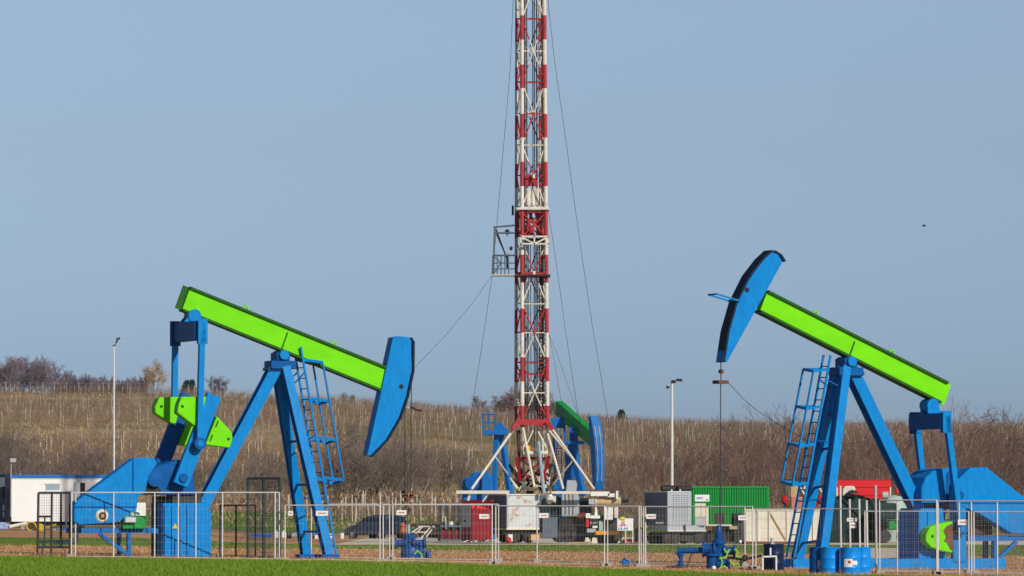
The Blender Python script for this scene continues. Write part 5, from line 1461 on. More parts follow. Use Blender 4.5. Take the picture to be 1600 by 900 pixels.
# ================================================================ fences
def mesh_panel(label, a, b, ztop, zbot=None, posts=(0, 1), m='fencewhite', wm='wire', group='mesh fence panels', mid=(), sign=None, dv=.115, dh=.25, r=.020, wr=.0022, feet=True, extra=None, name='mesh_fence'):
    """a, b: ground points (Vector) at both ends; ztop absolute height"""
    a, b = Vector(a), Vector(b)
    t = thing(name, label, 'fence', (a + b) / 2 if zbot is None else (a + b) / 2, 0, group)
    za, zb = (a.z, b.z) if zbot is None else (zbot, zbot)
    d = Vector((b.x - a.x, b.y - a.y, 0)); L_ = d.length; d.normalize()
    def q(s, z): return Vector((a.x + d.x * s * L_, a.y + d.y * s * L_, z))
    for s in posts: MB().tube(q(s, za + (zb - za) * s), q(s, ztop), r, n=7).build('post', M[m], t)
    MB().tube(q(0, ztop), q(1, ztop), r, n=6).build('top_rail', M[m], t)
    MB().tube(q(0, za + .06), q(1, zb + .06), r * .7, n=6).build('bottom_rail', M[m], t)
    for z in mid: MB().tube(q(0, z), q(1, z), r * .8, n=6).build('middle_rail', M[m], t)
    nv = int(L_ / dv); H0 = min(za, zb) + .06
    nh = int((ztop - H0) / dh)
    Pa = [q(i / nv, H0) for i in range(1, nv)] + [q(0, H0 + (ztop - H0) * i / nh) for i in range(1, nh)]
    Qa = [q(i / nv, ztop) for i in range(1, nv)] + [q(1, H0 + (ztop - H0) * i / nh) for i in range(1, nh)]
    off = np.array(WM[t.name].translation)
    V, Fc = seg_arrays(np.array([tuple(p) for p in Pa]) - off, np.array([tuple(p) for p in Qa]) - off, np.full(len(Pa), wr), np.full(len(Pa), wr), 3)
    link('wire_mesh', np_mesh('wire_mesh', V, Fc, M[wm]), parent=t)
    if feet:
        for s in (0, 1):
            c = q(s, za + (zb - za) * s)
            MB().box(c + Vector((-.11, -.30, -.01)), c + Vector((.11, .30, .11))).build('foot_block', M['concrete'], t, bevel=.02)
    if sign:
        for (s, z, w_, h_) in sign:
            c = q(s, z)
            sg = MB().box(c + Vector((-w_ / 2, -.05, -h_ / 2)), c + Vector((w_ / 2, -.035, h_ / 2))).build('sign', M['cleanwhite'], t)
            for k in range(7):
                x0 = -w_ * .32 + k * w_ * .095
                MB().box(c + Vector((x0, -.053, -h_ * .12)), c + Vector((x0 + w_ * (.07 if k % 3 else .05), -.0505, h_ * .12))).build('print', M['redink'], sg)
    return t
def run(x0, D0, x1, D1, ytop, label, **k):
    a, b = onground(x0, D0), onground(x1, D1)
    return mesh_panel(label, a, b, P((x0 + x1) / 2, ytop, (D0 + D1) / 2).z, **k)
def sgz(x, y_, D): return P(x, y_, D).z
# front row, left to right
run(446, 145.5, 594, 144.5, 789.5, 'mesh fence panel in front of the legs of the left pump jack', sign=[((504 - 446) / 148, sgz(504, 802, 145), .37, .15), ((455 - 446) / 148, sgz(455, 802, 145), .14, .14)])
run(599, 145, 769, 143.5, 789, 'mesh fence panel in front of the left wellhead', sign=[((628 - 599) / 170, sgz(628, 801, 144.7), .30, .15), ((757 - 599) / 170, sgz(757, 807, 143.6), .30, .14)])
run(774.5, 143.5, 944, 141.5, 790.5, 'mesh fence panel in front of the grey rusty box trailer', sign=[((850 - 774) / 170, sgz(850, 805.5, 142.5), .28, .14)])
run(949, 141.5, 998, 140.5, 791.5, 'narrow mesh fence panel in front of the company board')
run(1008, 140.5, 1175, 138.5, 791.5, 'mesh fence panel in front of the flatbed trailer and right wellhead', sign=[((1017 - 1008) / 167, sgz(1017, 807, 140.4), .28, .14), ((1160 - 1008) / 167, sgz(1160, 809, 138.7), .26, .14)])
run(1180, 138.5, 1342, 135.5, 795, 'mesh fence panel in front of the cream tank and pump jack ladder', sign=[((1330 - 1180) / 162, sgz(1330, 812, 136), .28, .10), ((1332 - 1180) / 162, sgz(1333, 820.5, 136), .17, .16)])
run(1350, 135.5, 1512, 134, 799, 'low mesh fence panel crossing in front of the right pedestal')
run(1520, 134, 1660, 132.5, 800, 'low mesh fence panel at the right edge of the photograph')
# second row behind
run(487, 152, 609, 151, 788, 'rear mesh fence panel between the left pump jack legs and the car')
run(614, 151, 779, 150, 788, 'rear mesh fence panel between the left wellhead and the red hut', r=.02)
run(839, 149.5, 1001, 147.5, 791, 'rear mesh fence panel in front of the derrick trucks', r=.02)
run(1005, 147, 1163, 145, 792, 'rear mesh fence panel behind the right wellhead', r=.02)
# taller guard fence round the left pump jack
a, b = onground(113, 146.6), onground(437, 145.8)
mesh_panel('long white-railed guard fence around the left pump jack motor', a, b, P(275, 769.5, 146).z, posts=(0, .02, .204, .402, .516, .60, .728, .98, 1.0), group='guard fences', r=.022, m='fencewhite')
a, b = onground(395, 152), onground(441, 146.2)
t = mesh_panel('tall dark fence panel at the right corner of the left guard fence', onground(388, 150.5), onground(438, 150), P(412, 747, 150.2).z, posts=(0, .5, 1), m='darkfence', wm='darkfence', group='dark fences', r=.04, dv=.05, dh=.05, wr=.006, feet=False)
mesh_panel('dark rear fence panel behind the left pedestal', onground(345, 153), onground(400, 152.5), P(370, 789.5, 153).z, posts=(0, .45, 1), m='darkfence', wm='darkfence', group='dark fences', r=.03, feet=False)
# dark gate at the left
D_ = 147.2
gt = thing('yard_gate', 'open dark steel gate with an inner frame at the left end of the guard fence', 'gate', onground(85, D_))
def gb_(a, c, r=.032): MB().tube(P(*a, D_), P(*c, D_), r, n=7).build('gate_bar', M['darkfence'], gt)
gz0 = 868
for a, c, r in (((60, 770), (58.5, gz0), .036), ((81, 771), (80, gz0), .036), ((95.5, 771), (95, 855), .036), ((109, 770), (109, gz0), .030), ((60, 770), (110, 770), .036), ((60, 807), (81, 807), .034),
                ((70, 807), (69.5, 854), .026), ((61, 846), (109, 845), .024), ((60, 855), (109, 855), .034), ((66.5, 846), (65.5, gz0), .02)): gb_(a, c, r)
off = np.array(WM[gt.name].translation)
Pa, Qa = [], []
for i in range(13):
    x = 62 + i * 3.7; Pa.append(P(x, 770, D_)); Qa.append(P(x, 855, D_))
for i in range(20):
    yy = 773 + i * 4.2; Pa.append(P(60, yy, D_)); Qa.append(P(109, yy, D_))
V, Fc = seg_arrays(np.array([tuple(p) for p in Pa]) - off, np.array([tuple(p) for p in Qa]) - off, np.full(len(Pa), .004), np.full(len(Pa), .004), 3)
link('wire_mesh', np_mesh('wire_mesh', V, Fc, M['darkfence']), parent=gt)
t = thing('pipe_marker', 'white L-shaped vent pipe beside the gate post at the left', 'pipe', onground(120, 149))
MB().tube(P(120.5, 825, 149), P(120.5, 847, 149), .045, n=8).build('riser', M['white'], t); MB().tube(P(83, 848.5, 149), P(122, 848, 149), .045, n=8).build('pipe', M['white'], t)
# tall guard fence round the right pump jack
a, b = onground(1373, 133), onground(1462, 131.8)
mesh_panel('tall guard fence panel left of the right pump jack pedestal', a, b, P(1417, 781.5, 132.4).z, posts=(0, .31, 1), group='guard fences', dv=.06, dh=.13, wr=.0024, r=.022, m='fencewhite')
a, b = onground(1464, 131.8), onground(1640, 129.5)
mesh_panel('tall guard fence running out of view in front of the right belt guard', a, b, P(1550, 783, 130.6).z, posts=(0, .19, .30, .53, 1), group='guard fences', dv=.06, dh=.13, wr=.0024, r=.022, m='fencewhite', sign=[((1503 - 1464) / 176, sgz(1505, 816, 131.2), .26, .15)])
t = thing('fence_post', 'single tall grey post standing left of the right guard fence', 'post', onground(1368, 134))
MB().tube(onground(1368, 134), P(1368, 758, 134), .035, n=8).build('post', M['galv'], t); MB().box(onground(1368, 134) + Vector((-.1, -.1, 0)), onground(1368, 134) + Vector((.1, .1, .05))).build('foot', M['concrete'], t)
# white posts of the compound behind the drums
for i, (x, y0) in enumerate(((1313, 760), (1327.5, 781), (1342.5, 781), (1354, 783))):
    pos = ['leftmost and tallest', 'second from the left', 'third from the left', 'rightmost']
    o = MB().tube(onground(x, 176), P(x, y0, 176), .036, n=8).tube(P(x, y0 + .2, 176), P(x, y0 - 1, 176), .045, n=8).build('marker_post', M['fencewhite'])
    tag(o, pos[i] + ' of the white posts before the dark green tarpaulin', 'post', 'white compound posts')

# ================================================================ vegetation
rng = np.random.default_rng(12)
M['grassblade'] = mat('grass_blades', (0.175, 0.28, 0.02), (0.115, 0.205, 0.014), 0.6, 1.3, spec=0.15)
M['dryblade'] = mat('dry_stubble', (0.62, 0.39, 0.19), (0.45, 0.25, 0.11), 0.8, 2.0, spec=0.1)
M['olive'] = mat('winter_grass_blades', (0.15, 0.24, 0.025), (0.22, 0.23, 0.05), 0.8, .6, spec=0.1)
M['twig'] = mat('brown_twigs', (0.25, 0.15, 0.118), (0.15, 0.096, 0.078), 0.85, 1.2, spec=0.1, rand=0.25)
M['twig_far'] = mat('purple_brown_twigs', (0.25, 0.19, 0.20), (0.18, 0.135, 0.145), 0.85, .8, spec=0.1, rand=0.2)
M['shrubtwig'] = mat('grey_brown_twigs', (0.27, 0.205, 0.165), (0.17, 0.13, 0.11), 0.85, 1.2, spec=0.1, rand=0.25)
M['bark'] = mat('pale_bark', (0.34, 0.27, 0.20), (0.20, 0.15, 0.11), 0.85, 2.0, spec=0.1, rand=0.2)
M['bark_far'] = mat('grey_bark', (0.20, 0.165, 0.15), (0.13, 0.105, 0.10), 0.85, 2.0, spec=0.1)
M['goldleaf'] = mat('golden_dry_leaves', (0.48, 0.31, 0.13), (0.36, 0.22, 0.10), 0.8, 1.0, spec=0.1)
M['needle'] = mat('dark_conifer_needles', (0.03, 0.06, 0.035), (0.02, 0.04, 0.028), 0.8, 1.0, spec=0.1)
M['cane'] = mat('vine_canes', (0.20, 0.135, 0.095), (0.12, 0.08, 0.06), 0.85, .05, spec=0.1)
M['stake'] = mat('weathered_stakes', (0.60, 0.53, 0.44), (0.44, 0.37, 0.29), 0.8, 1.0, spec=0.1, rand=0.25)
M['tangrass'] = mat('tan_hill_grass', (0.48, 0.33, 0.17), (0.34, 0.23, 0.11), 0.85, .05, spec=0.1)

def blades(name, m, X_, Y_, h, wdt, lean=.35, lift=0.0):
    n = len(X_); Z_ = gz(X_, Y_) + lift
    ang = rng.uniform(0, np.pi, n); dx, dy = np.cos(ang) * wdt / 2, np.sin(ang) * wdt / 2
    lx_, ly_ = rng.normal(0, lean, n) * h, rng.normal(0, lean, n) * h
    V = np.empty((n, 3, 3))
    V[:, 0] = np.stack([X_ - dx, Y_ - dy, Z_ - .01], 1); V[:, 1] = np.stack([X_ + dx, Y_ + dy, Z_ - .01], 1)
    V[:, 2] = np.stack([X_ + lx_, Y_ + ly_, Z_ + h], 1)
    o = link(name, np_mesh(name, V.reshape(-1, 3), np.arange(3 * n).reshape(-1, 3), m))
    o['kind'] = 'stuff'; return o
n = 150000
X_ = rng.uniform(-19, 19, n); e_ = grass_edge(X_); Y_ = e_ - rng.random(n) ** 1.2 * (e_ - 108)
tag_ = blades('grass', M['grassblade'], X_, Y_, rng.uniform(.05, .12, n), rng.uniform(.012, .028, n)); tag_['label'] = 'short bright green grass in the foreground'; tag_['category'] = 'grass'
n = 9000
X_ = rng.uniform(-19, 20, n); Y_ = grass_edge(X_) + np.abs(rng.normal(0, .8, n)) - .3
o = blades('dry_grass', M['dryblade'], X_, Y_, rng.uniform(.05, .20, n), rng.uniform(.008, .016, n), .3); o['label'] = 'dry grass stems along the edge of the green field'; o['category'] = 'dry grass'
n = 26000
X_ = rng.uniform(-22, 22, n); e_ = grass_edge(X_); Y_ = e_ + rng.random(n) * (189 - e_)
o = blades('stubble', M['dryblade'], X_, Y_, rng.uniform(.02, .09, n), rng.uniform(.02, .06, n), .8); o['label'] = 'pale stubble scattered over the bare soil strip'; o['category'] = 'stubble'
n = 30000
X_ = rng.uniform(-28, 26, n); Y_ = rng.uniform(188, 243, n)
o = blades('verge_grass', M['olive'], X_, Y_, rng.uniform(.03, .10, n), rng.uniform(.02, .05, n), .5); o['label'] = 'short winter grass on the verge before the gravel pad'; o['category'] = 'grass'

# ---- vineyard: canes and stakes on the slope
def slope_pts(n, d0, d1, a0=-60, a1=1660):
    D_ = (d0 ** 1.0 + (d1 - d0) * rng.random(n)); a = rng.uniform(a0, a1, n)
    return (a - 800) / F * D_, D_, a
def wav(x, y_):   # patchy density
    return .5 + .5 * np.sin(x * .045 + 2.1 * np.sin(y_ * .011) + y_ * .006)
# rows follow the contour of the slope, 9 m apart, a stake every 4 m
PX, PY, ROWS = [], [], []
for y0 in np.arange(436, 905, 9.0):
    xr = np.arange(-y0 * .112, y0 * .112, 4.0) + rng.uniform(0, 4)
    PX.append(xr + rng.normal(0, .28, len(xr))); PY.append(y0 + .02 * xr + rng.normal(0, .25, len(xr)))
    ROWS.append(y0)
PX = np.concatenate(PX); PY = np.concatenate(PY)
a_ = 800 + F * PX / PY
def bare(a, y_):       # strips of the slope without vines
    c1 = 598 + 22 * np.sin(a * .004); c2 = 806 + 25 * np.sin(a * .006 + 1)
    return ((np.abs(y_ - c1) < 22) | ((np.abs(y_ - c2) < 20) & (a < 500)) | ((y_ < 395 + 25 * np.sin(a * .01)) & (rng.random(len(y_)) < .55)))
keep = (a_ > -40) & (a_ < 1640) & ~bare(a_, PY) & (rng.random(len(PX)) < np.where((PY > 640) & (a_ > 470), .97, np.where(PY > 640, .75, .60)))
PX, PY, a_ = PX[keep], PY[keep], a_[keep]
order = np.argsort(PY); PX, PY, a_ = PX[order], PY[order], a_[order]
# leading stakes at the foot of the slope, photo y 770-800
n1 = 55
ax_ = rng.uniform(440, 760, n1); D1 = rng.uniform(331, 352, n1)
PX = np.concatenate([(ax_ - 800) / F * D1, PX]); PY = np.concatenate([D1, PY])
NI = 300
sh = rng.uniform(1.55, 1.95, len(PX)); sr = np.where(PY < 420, rng.uniform(.04, .07, len(PX)), rng.uniform(.028, .042, len(PX)))
tl_ = rng.normal(0, .035, len(PX))
sv = []
for k in range(5):
    hh = 1.55 + .13 * k
    V, Fc = seg_arrays([[0, 0, -.1]], [[(-.1, .05, .12, -.04, .0)[k], 0.02, hh]], [.055], [.048], 5)
    sv.append(np_mesh('vineyard_stake', V, Fc, M['stake']))
for i in range(NI):
    o = link('vineyard_stake', sv[i % 5], (PX[i], PY[i], G(PX[i], PY[i])))
    o.rotation_euler.z = rng.uniform(0, 6.28); o.scale.z = rng.uniform(.55, .95)
    tag(o, 'pale weathered vineyard stake among the vines on the slope', 'stake', 'vineyard stakes')
q = slice(NI, None)
Z_ = gz(PX[q], PY[q])
V, Fc = seg_arrays(np.stack([PX[q], PY[q], Z_ - .1], 1), np.stack([PX[q] + tl_[q] * 1.5, PY[q], Z_ + sh[q]], 1), sr[q], sr[q], 4)
o = link('distant_vineyard_stakes', np_mesh('distant_vineyard_stakes', V, Fc, M['stake'])); o['kind'] = 'stuff'; o['label'] = 'rows of pale vineyard stakes receding up the slope'; o['category'] = 'stakes'
# canes: several thin strokes per plant
rep = 10
CX = np.repeat(PX, rep) + rng.uniform(-2.0, 2.0, len(PX) * rep); CY = np.repeat(PY, rep) + rng.normal(0, .35, len(PX) * rep)
nst = 5
kk = (CY > 425) | (rng.random(len(CY)) < .35); CX, CY = CX[kk], CY[kk]
CX = np.repeat(CX, nst); CY = np.repeat(CY, nst); CZ = gz(CX, CY)
m_ = len(CX)
p0 = np.stack([CX + rng.normal(0, .12, m_), CY, CZ + rng.uniform(0, .7, m_)], 1)
p1 = p0 + np.stack([rng.normal(0, .38, m_), rng.normal(0, .2, m_), rng.uniform(.35, 1.0, m_)], 1)
rr = rng.uniform(.010, .024, m_)
V, Fc = seg_arrays(p0, p1, rr, rr * .6, 3)
o = link('grape_vines', np_mesh('grape_vines', V, Fc, M['canes'])); o['kind'] = 'stuff'; o['label'] = 'bare brown grape vines covering the hillside in rows'; o['category'] = 'vines'
# trellis wires along every row
Pw, Qw = [], []
for y0 in ROWS:
    xr = np.linspace(-y0 * .112, y0 * .112, 30); yr = y0 + .02 * xr; zr = gz(xr, yr)
    ok = ~bare(800 + F * xr / yr, yr)
    for h in (.85, 1.5):
        p = np.stack([xr, yr, zr + h], 1); k = ok[:-1] & ok[1:]
        Pw.append(p[:-1][k]); Qw.append(p[1:][k])
Pw = np.concatenate(Pw); Qw = np.concatenate(Qw)
V, Fc = seg_arrays(Pw, Qw, np.full(len(Pw), .009), np.full(len(Pw), .009), 3)
o = link('trellis_wires', np_mesh('trellis_wires', V, Fc, M['bark'])); o['kind'] = 'stuff'; o['label'] = 'thin trellis wires strung along the vine rows'; o['category'] = 'wires'
# hillside grass tufts
n = 90000
X_, Y_, a = slope_pts(n, 318, 930)
k = rng.random(n) < (.25 + .75 * wav(X_, Y_)); X_, Y_ = X_[k], Y_[k]
o = blades('hill_grass', M['tangrass'], X_, Y_, rng.uniform(.15, .5, len(X_)), rng.uniform(.05, .16, len(X_)), .5); o['label'] = 'tan winter grass between the vines'; o['category'] = 'grass'

# ---- bare trees and thickets
def branch(P0, d, L_, r, nseg, wob, out, lvl, kids, rnd, up=.15):
    p = np.array(P0, float); d = np.array(d, float); pts = [p.copy()]
    for i in range(nseg):
        d = d + rnd.normal(0, wob, 3) + np.array([0, 0, up * .3]); d /= np.linalg.norm(d)
        q_ = p + d * L_ / nseg
        r0, r1 = r * (1 - .75 * i / nseg), r * (1 - .75 * (i + 1) / nseg)
        out[min(lvl, 1)].append((p, q_, r0, r1)); p = q_; pts.append(p.copy())
    if lvl + 1 < len(kids):
        nk, lf, ang, t0 = kids[lvl + 1]
        for j in range(nk):
            t = t0 + (1 - t0) * (j + rnd.random()) / nk; ii = min(int(t * nseg), nseg - 1); f_ = t * nseg - ii
            b = pts[ii] * (1 - f_) + pts[ii + 1] * f_
            dd = pts[ii + 1] - pts[ii]; dd /= np.linalg.norm(dd)
            s_ = rnd.normal(0, 1, 3); s_ -= dd * s_.dot(dd); s_ /= np.linalg.norm(s_)
            an = ang * rnd.uniform(.7, 1.3)
            nd = dd * math.cos(an) + s_ * math.sin(an)
            branch(b, nd, L_ * lf * rnd.uniform(.6, 1.15) * (1.15 - .5 * t), max(r * .45, RMIN), max(2, nseg - 2), wob * 1.15, out, lvl + 1, kids, rnd, up)
RMIN = .010
def make_tree(seed, stems, spread, L_, r, kids, wob=.12, nseg=6, up=.25, leaves=0):
    rnd = np.random.default_rng(seed); out = ([], [])
    for k in range(stems):
        a = rnd.uniform(0, 6.28); rad = rnd.random() * spread
        if stems > 1: out[0].append((np.array([0, 0, -.12]), np.array([math.cos(a) * rad, math.sin(a) * rad, -.08]), r * .9, r * .9))
        lean = rnd.uniform(.05, .45) if stems > 1 else .04
        branch((math.cos(a) * rad, math.sin(a) * rad, -.15), (math.cos(a) * lean, math.sin(a) * lean, 1), L_ * rnd.uniform(.75, 1.1), r * rnd.uniform(.7, 1.1), nseg, wob, out, 0, kids, rnd, up)
    res = []
    for k, nm in ((0, 'trunk'), (1, 'crown')):
        s_ = out[k]
        res.append(seg_arrays([x[0] for x in s_], [x[1] for x in s_], [x[2] for x in s_], [x[3] for x in s_], 5 if k == 0 else 3))
    tips = np.array([x[1] for x in out[1]])
    return res, tips
def tree_meshes(kind, seed, mt, mc, **k):
    (tr, cr), tips = make_tree(seed, **k)
    return np_mesh('trunk', tr[0], tr[1], mt), np_mesh('crown', cr[0], cr[1], mc), tips
def put_tree(name, tm, cm, x, y_, s, rz, label, cat, group, zoff=0.0, sz=1.0):
    t = bpy.data.objects.new(name, None); col.objects.link(t); t.empty_display_size = .5
    t.location = (x, y_, G(x, y_) + zoff); t.rotation_euler.z = rz; t.scale = (s, s, s * sz)
    tag(t, label, cat, group)
    for nm, me in (('trunk', tm), ('crown', cm)):
        o = bpy.data.objects.new(nm, me); col.objects.link(o); o.parent = t
    return t
thk = [tree_meshes('thicket', 100 + i, M['bark'], M['twig'], stems=6, spread=1.1, L_=5.0, r=.055, kids=[None, (9, .42, .7, .22), (7, .55, .7, .2), (3, .5, .6, .3)], wob=.13) for i in range(6)]
shr = [tree_meshes('shrub', 200 + i, M['bark'], M['shrubtwig'], stems=7, spread=.5, L_=3.4, r=.045, kids=[None, (10, .5, .8, .15), (9, .55, .8, .2), (3, .5, .6, .3)], wob=.16) for i in range(3)]
rnd = random.Random(21)
# thicket on the right
cnt = 0
for row, (D_, a0, a1, st, hs) in enumerate(((318, 975, 1700, 66, .86), (331, 945, 1700, 54, .95), (346, 955, 1700, 50, 1.04), (362, 935, 1700, 50, 1.08), (378, 960, 1700, 52, 1.12))):
    a = a0
    while a < a1:
        Dq = D_ + rnd.uniform(-5, 5); x = (a - 800) / F * Dq
        edge = min(1.0, .62 + (a - 930) / 420.0)
        s = hs * rnd.uniform(.82, 1.12) * edge
        tm, cm, _ = thk[rnd.randrange(6)]
        put_tree('bare_tree', tm, cm, x, Dq, s, rnd.uniform(0, 6.28), 'bare brown tree in the thicket behind the right-hand machinery', 'bare tree', 'trees of the right thicket')
        a += st * rnd.uniform(.75, 1.2); cnt += 1
# shrubs on the left slope
spots = [(95, 372, 1.0), (120, 385, 1.15), (150, 378, 1.1), (182, 392, 1.0), (205, 380, .85), (70, 395, .9), (135, 400, 1.2), (240, 398, .8),
         (-5, 430, 1.3), (18, 425, 1.35), (40, 440, 1.1), (8, 400, 1.0), (345, 372, .8), (372, 366, .9), (400, 370, 1.0), (425, 376, .9), (455, 372, .8),
         (528, 380, 1.2), (555, 374, 1.3), (582, 378, 1.25), (608, 372, 1.2), (640, 376, 1.2), (668, 382, 1.1), (695, 386, .95), (720, 390, .8), (545, 395, 1.35), (595, 398, 1.35), (650, 402, 1.25), (505, 385, .9), (300, 380, .75), (270, 388, .8)]
for (a, D_, s) in spots:
    tm, cm, _ = shr[rnd.randrange(3)]
    grp = 'far left' if a < 60 else 'behind the white cabin' if a < 330 else 'behind the left pump jack' if a < 500 else 'between the left pump jack and the derrick'
    put_tree('bare_shrub', tm, cm, (a - 800) / F * D_, D_, s * rnd.uniform(.9, 1.1), rnd.uniform(0, 6.28), 'bare grey-brown shrub on the slope ' + grp, 'shrub', 'shrubs ' + grp)
# ridge trees
RMIN = .021
rdg = [tree_meshes('ridge', 300 + i, M['bark_far'], M['twig_far'], stems=3, spread=.25, L_=5.6, r=.12, kids=[None, (13, .55, .8, .12), (11, .5, .75, .15), (7, .5, .6, .2)], wob=.11) for i in range(3)]
M['twig_red'] = mat('reddish_far_twigs', (0.30, 0.20, 0.175), (0.21, 0.14, 0.13), 0.85, .8, spec=0.1, rand=0.2)
rdr = [tree_meshes('ridgered', 340 + i, M['bark_far'], M['twig_red'], stems=3, spread=.3, L_=5.0, r=.12, kids=[None, (14, .6, .9, .08), (12, .5, .8, .12), (8, .5, .7, .2)], wob=.12) for i in range(2)]
bsh = [tree_meshes('ridgebush', 320 + i, M['bark_far'], M['twig_far'], stems=7, spread=.5, L_=2.8, r=.06, kids=[None, (10, .6, .9, .05), (9, .5, .8, .1), (4, .5, .6, .2)], wob=.14) for i in range(2)]
def ridge(a, D_, hpx, kind, label, group, arr, h0):
    tm, cm, _ = arr[rnd.randrange(len(arr))]
    x = (a - 800) / F * D_
    put_tree(kind, tm, cm, x, D_, hpx * D_ / F / h0, rnd.uniform(0, 6.28), label, 'bare tree' if kind == 'bare_tree' else 'shrub', group)
for a, hp in ((6, 48), (14, 54), (24, 57), (34, 59), (46, 58), (58, 53), (68, 55), (78, 52), (-10, 44), (90, 40)):
    ridge(a, 935 + rnd.uniform(-8, 8), hp, 'bare_tree', 'tall purple-brown bare tree in the clump on the ridge at far left', 'ridge trees at far left', rdg, 6.8)
for a in range(90, 228, 7):
    ridge(a + rnd.uniform(-3, 3), 932 + rnd.uniform(-10, 10), rnd.uniform(18, 32), 'bare_shrub', 'low purple-brown bush in the hedge along the left ridge', 'ridge hedge', bsh, 3.2)
for a, hp in ((108, 38), (150, 34)):
    ridge(a, 940, hp, 'bare_tree', 'small bare tree rising out of the hedge along the left ridge', 'small ridge trees', rdg, 6.8)
for a, hp in ((335, 34), (347, 30)):
    ridge(a, 930, hp, 'bare_tree', 'round purple-brown bare tree on the ridge right of the dark conifer', 'round ridge trees', rdg, 6.8)
for a, hp in ((745, 26), (757, 24)):
    ridge(a, 900, hp, 'bare_tree', 'dark bare tree on the ridge left of the derrick', 'ridge trees left of the derrick', rdg, 6.8)
for a, hp in ((776, 30), (787, 40), (800, 48), (812, 52), (826, 54), (840, 50), (853, 42), (864, 34)):
    ridge(a, 890, hp, 'bare_tree', 'reddish bare tree on the ridge directly behind the derrick', 'ridge trees behind the derrick', rdr, 6.4)
for a, hp in ((536, 16), (550, 14), (570, 10), (700, 10)):
    ridge(a, 905, hp, 'bare_shrub', 'small dark bush on the ridge right of the left pump jack', 'small ridge bushes', bsh, 3.2)
# trees poking out of the thicket top, right
RMIN = .014
for a, D_, hp, lab in ((1195, 372, 138, 'slim bare tree standing above the thicket left of the right ladder'), (1222, 374, 142, 'bare tree above the thicket just behind the right ladder'), (1395, 372, 134, 'bare tree above the thicket under the right lime beam'),
                   (1500, 372, 150, 'bare tree above the thicket right of the right pitman arms'), (1518, 376, 146, 'twiggy bare tree above the thicket over the right belt guard'), (1585, 372, 142, 'bare tree above the thicket at the right edge')):
    tm, cm, _ = thk[rnd.randrange(6)]
    put_tree('bare_tree', tm, cm, (a - 800) / F * D_, D_, hp * D_ / F / 6.0, rnd.uniform(0, 6.28), lab, 'bare tree', None or 'tall trees of the right thicket', sz=1.08)
# golden birch on the ridge
tm, cm, tips = tree_meshes('birch', 400, M['bark'], M['bark'], stems=3, spread=.4, L_=5.4, r=.10, kids=[None, (9, .5, .5, .25), (6, .5, .6, .2)], wob=.10)
x = (241 - 800) / F * 925
t = put_tree('birch_tree', tm, cm, x, 925, 1.02, .3, 'golden-leaved birch on the left ridge', 'tree', None)
k = rng.random(len(tips)) < .9; c_ = np.repeat(tips[k], 9, axis=0); nl = len(c_)
cl = c_ + rng.normal(0, .22, (nl, 3)); u_ = rng.normal(0, 1, (nl, 3)); u_ /= np.linalg.norm(u_, axis=1, keepdims=True); v_ = np.cross(u_, rng.normal(0, 1, (nl, 3)))
v_ /= np.linalg.norm(v_, axis=1, keepdims=True); s_ = rng.uniform(.07, .16, (nl, 1))
V = np.stack([cl - u_ * s_, cl + v_ * s_, cl + u_ * s_], 1).reshape(-1, 3)
o = link('leaves', np_mesh('leaves', V, np.arange(3 * nl).reshape(-1, 3), M['goldleaf'])); o.parent = t
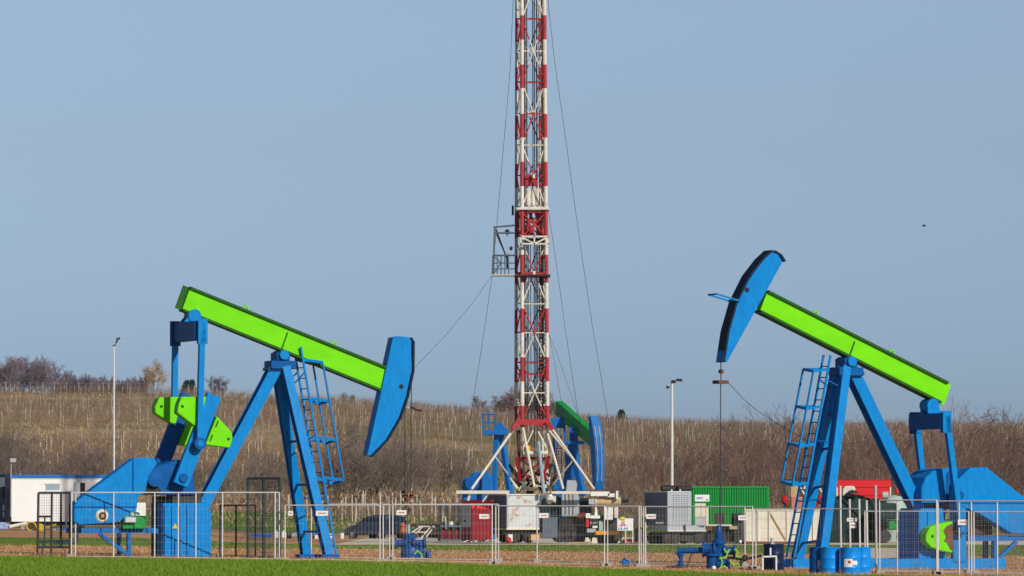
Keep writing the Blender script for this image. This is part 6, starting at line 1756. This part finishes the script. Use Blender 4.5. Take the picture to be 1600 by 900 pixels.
# conifers
def conifer(a, D_, hpx, wpx, label):
    x = (a - 800) / F * D_; H_ = hpx * D_ / F; W_ = wpx * D_ / F / 2
    t = thing('conifer', label, 'tree', (x, D_, G(x, D_)))
    MB().tube((0, 0, -.2), (0, 0, H_ * .9), .12, .03, n=6).build('trunk', M['bark_far'], t, local=True)
    n_ = 1500; z = rng.random(n_) ** .8 * .92 + .08; rad = W_ * (1 - z) ** .6 * np.sqrt(rng.random(n_)) * rng.uniform(.6, 1.15, n_); an = rng.uniform(0, 6.28, n_)
    p = np.stack([np.cos(an) * rad, np.sin(an) * rad, z * H_], 1)
    q_ = p + np.stack([np.cos(an) * .35, np.sin(an) * .35, rng.normal(.05, .15, n_)], 1)
    V, Fc = seg_arrays(p, q_, np.full(n_, .09), np.full(n_, .02), 3)
    o = link('crown', np_mesh('crown', V, Fc, M['needle'])); o.parent = t
conifer(292, 925, 24, 22, 'small dark conifer on the ridge behind the lime counterweights')
conifer(300, 928, 26, 14, 'narrow dark conifer on the ridge beside the counterweights')
conifer(971, 900, 18, 17, 'small rounded green conifer alone on the ridge right of the derrick')
# ridge trellis wires, posts along the skyline
t = thing('ridge_fence', 'thin post and wire fence along the left ridge line', 'fence', ((100 - 800) / F * 905, 905, G((100 - 800) / F * 905, 905)))
off = np.array(WM[t.name].translation)
for i in range(24):
    a = -10 + i * 19; x = (a - 800) / F * 905
    V, Fc = seg_arrays(np.array([[x, 905, G(x, 905)]]) - off, np.array([[x, 905, G(x, 905) + 2.0]]) - off, [.045], [.045], 4)
    o = link('post', np_mesh('post', V, Fc, M['stake'])); o.parent = t
aa = np.linspace(-10, 430, 45); xx = (aa - 800) / F * 905; zz = gz(xx, np.full_like(xx, 905.0))
for k, h in enumerate((1.0, 1.9)):
    p = np.stack([xx, np.full_like(xx, 905.0), zz + h], 1) - off
    V, Fc = seg_arrays(p[:-1], p[1:], np.full(len(p) - 1, .011), np.full(len(p) - 1, .011), 3)
    o = link('wire', np_mesh('wire', V, Fc, M['galv'])); o.parent = t

# ---- thin spring haze over the whole valley
if HAZE > 0:
    hv = bpy.data.materials.new('haze_air'); hv.use_nodes = True
    hn = hv.node_tree; hn.nodes.remove(hn.nodes['Principled BSDF'])
    pv = hn.nodes.new('ShaderNodeVolumePrincipled'); pv.inputs['Color'].default_value = (0.80, 0.88, 1.0, 1); pv.inputs['Density'].default_value = HAZE
    pv.inputs['Anisotropy'].default_value = 0.2
    hn.links.new(pv.outputs['Volume'], hn.nodes['Material Output'].inputs['Volume'])
    o = MB().box((-2600, -450, -3.5), (2600, 4100, 34)).build('haze', hv); o['kind'] = 'stuff'
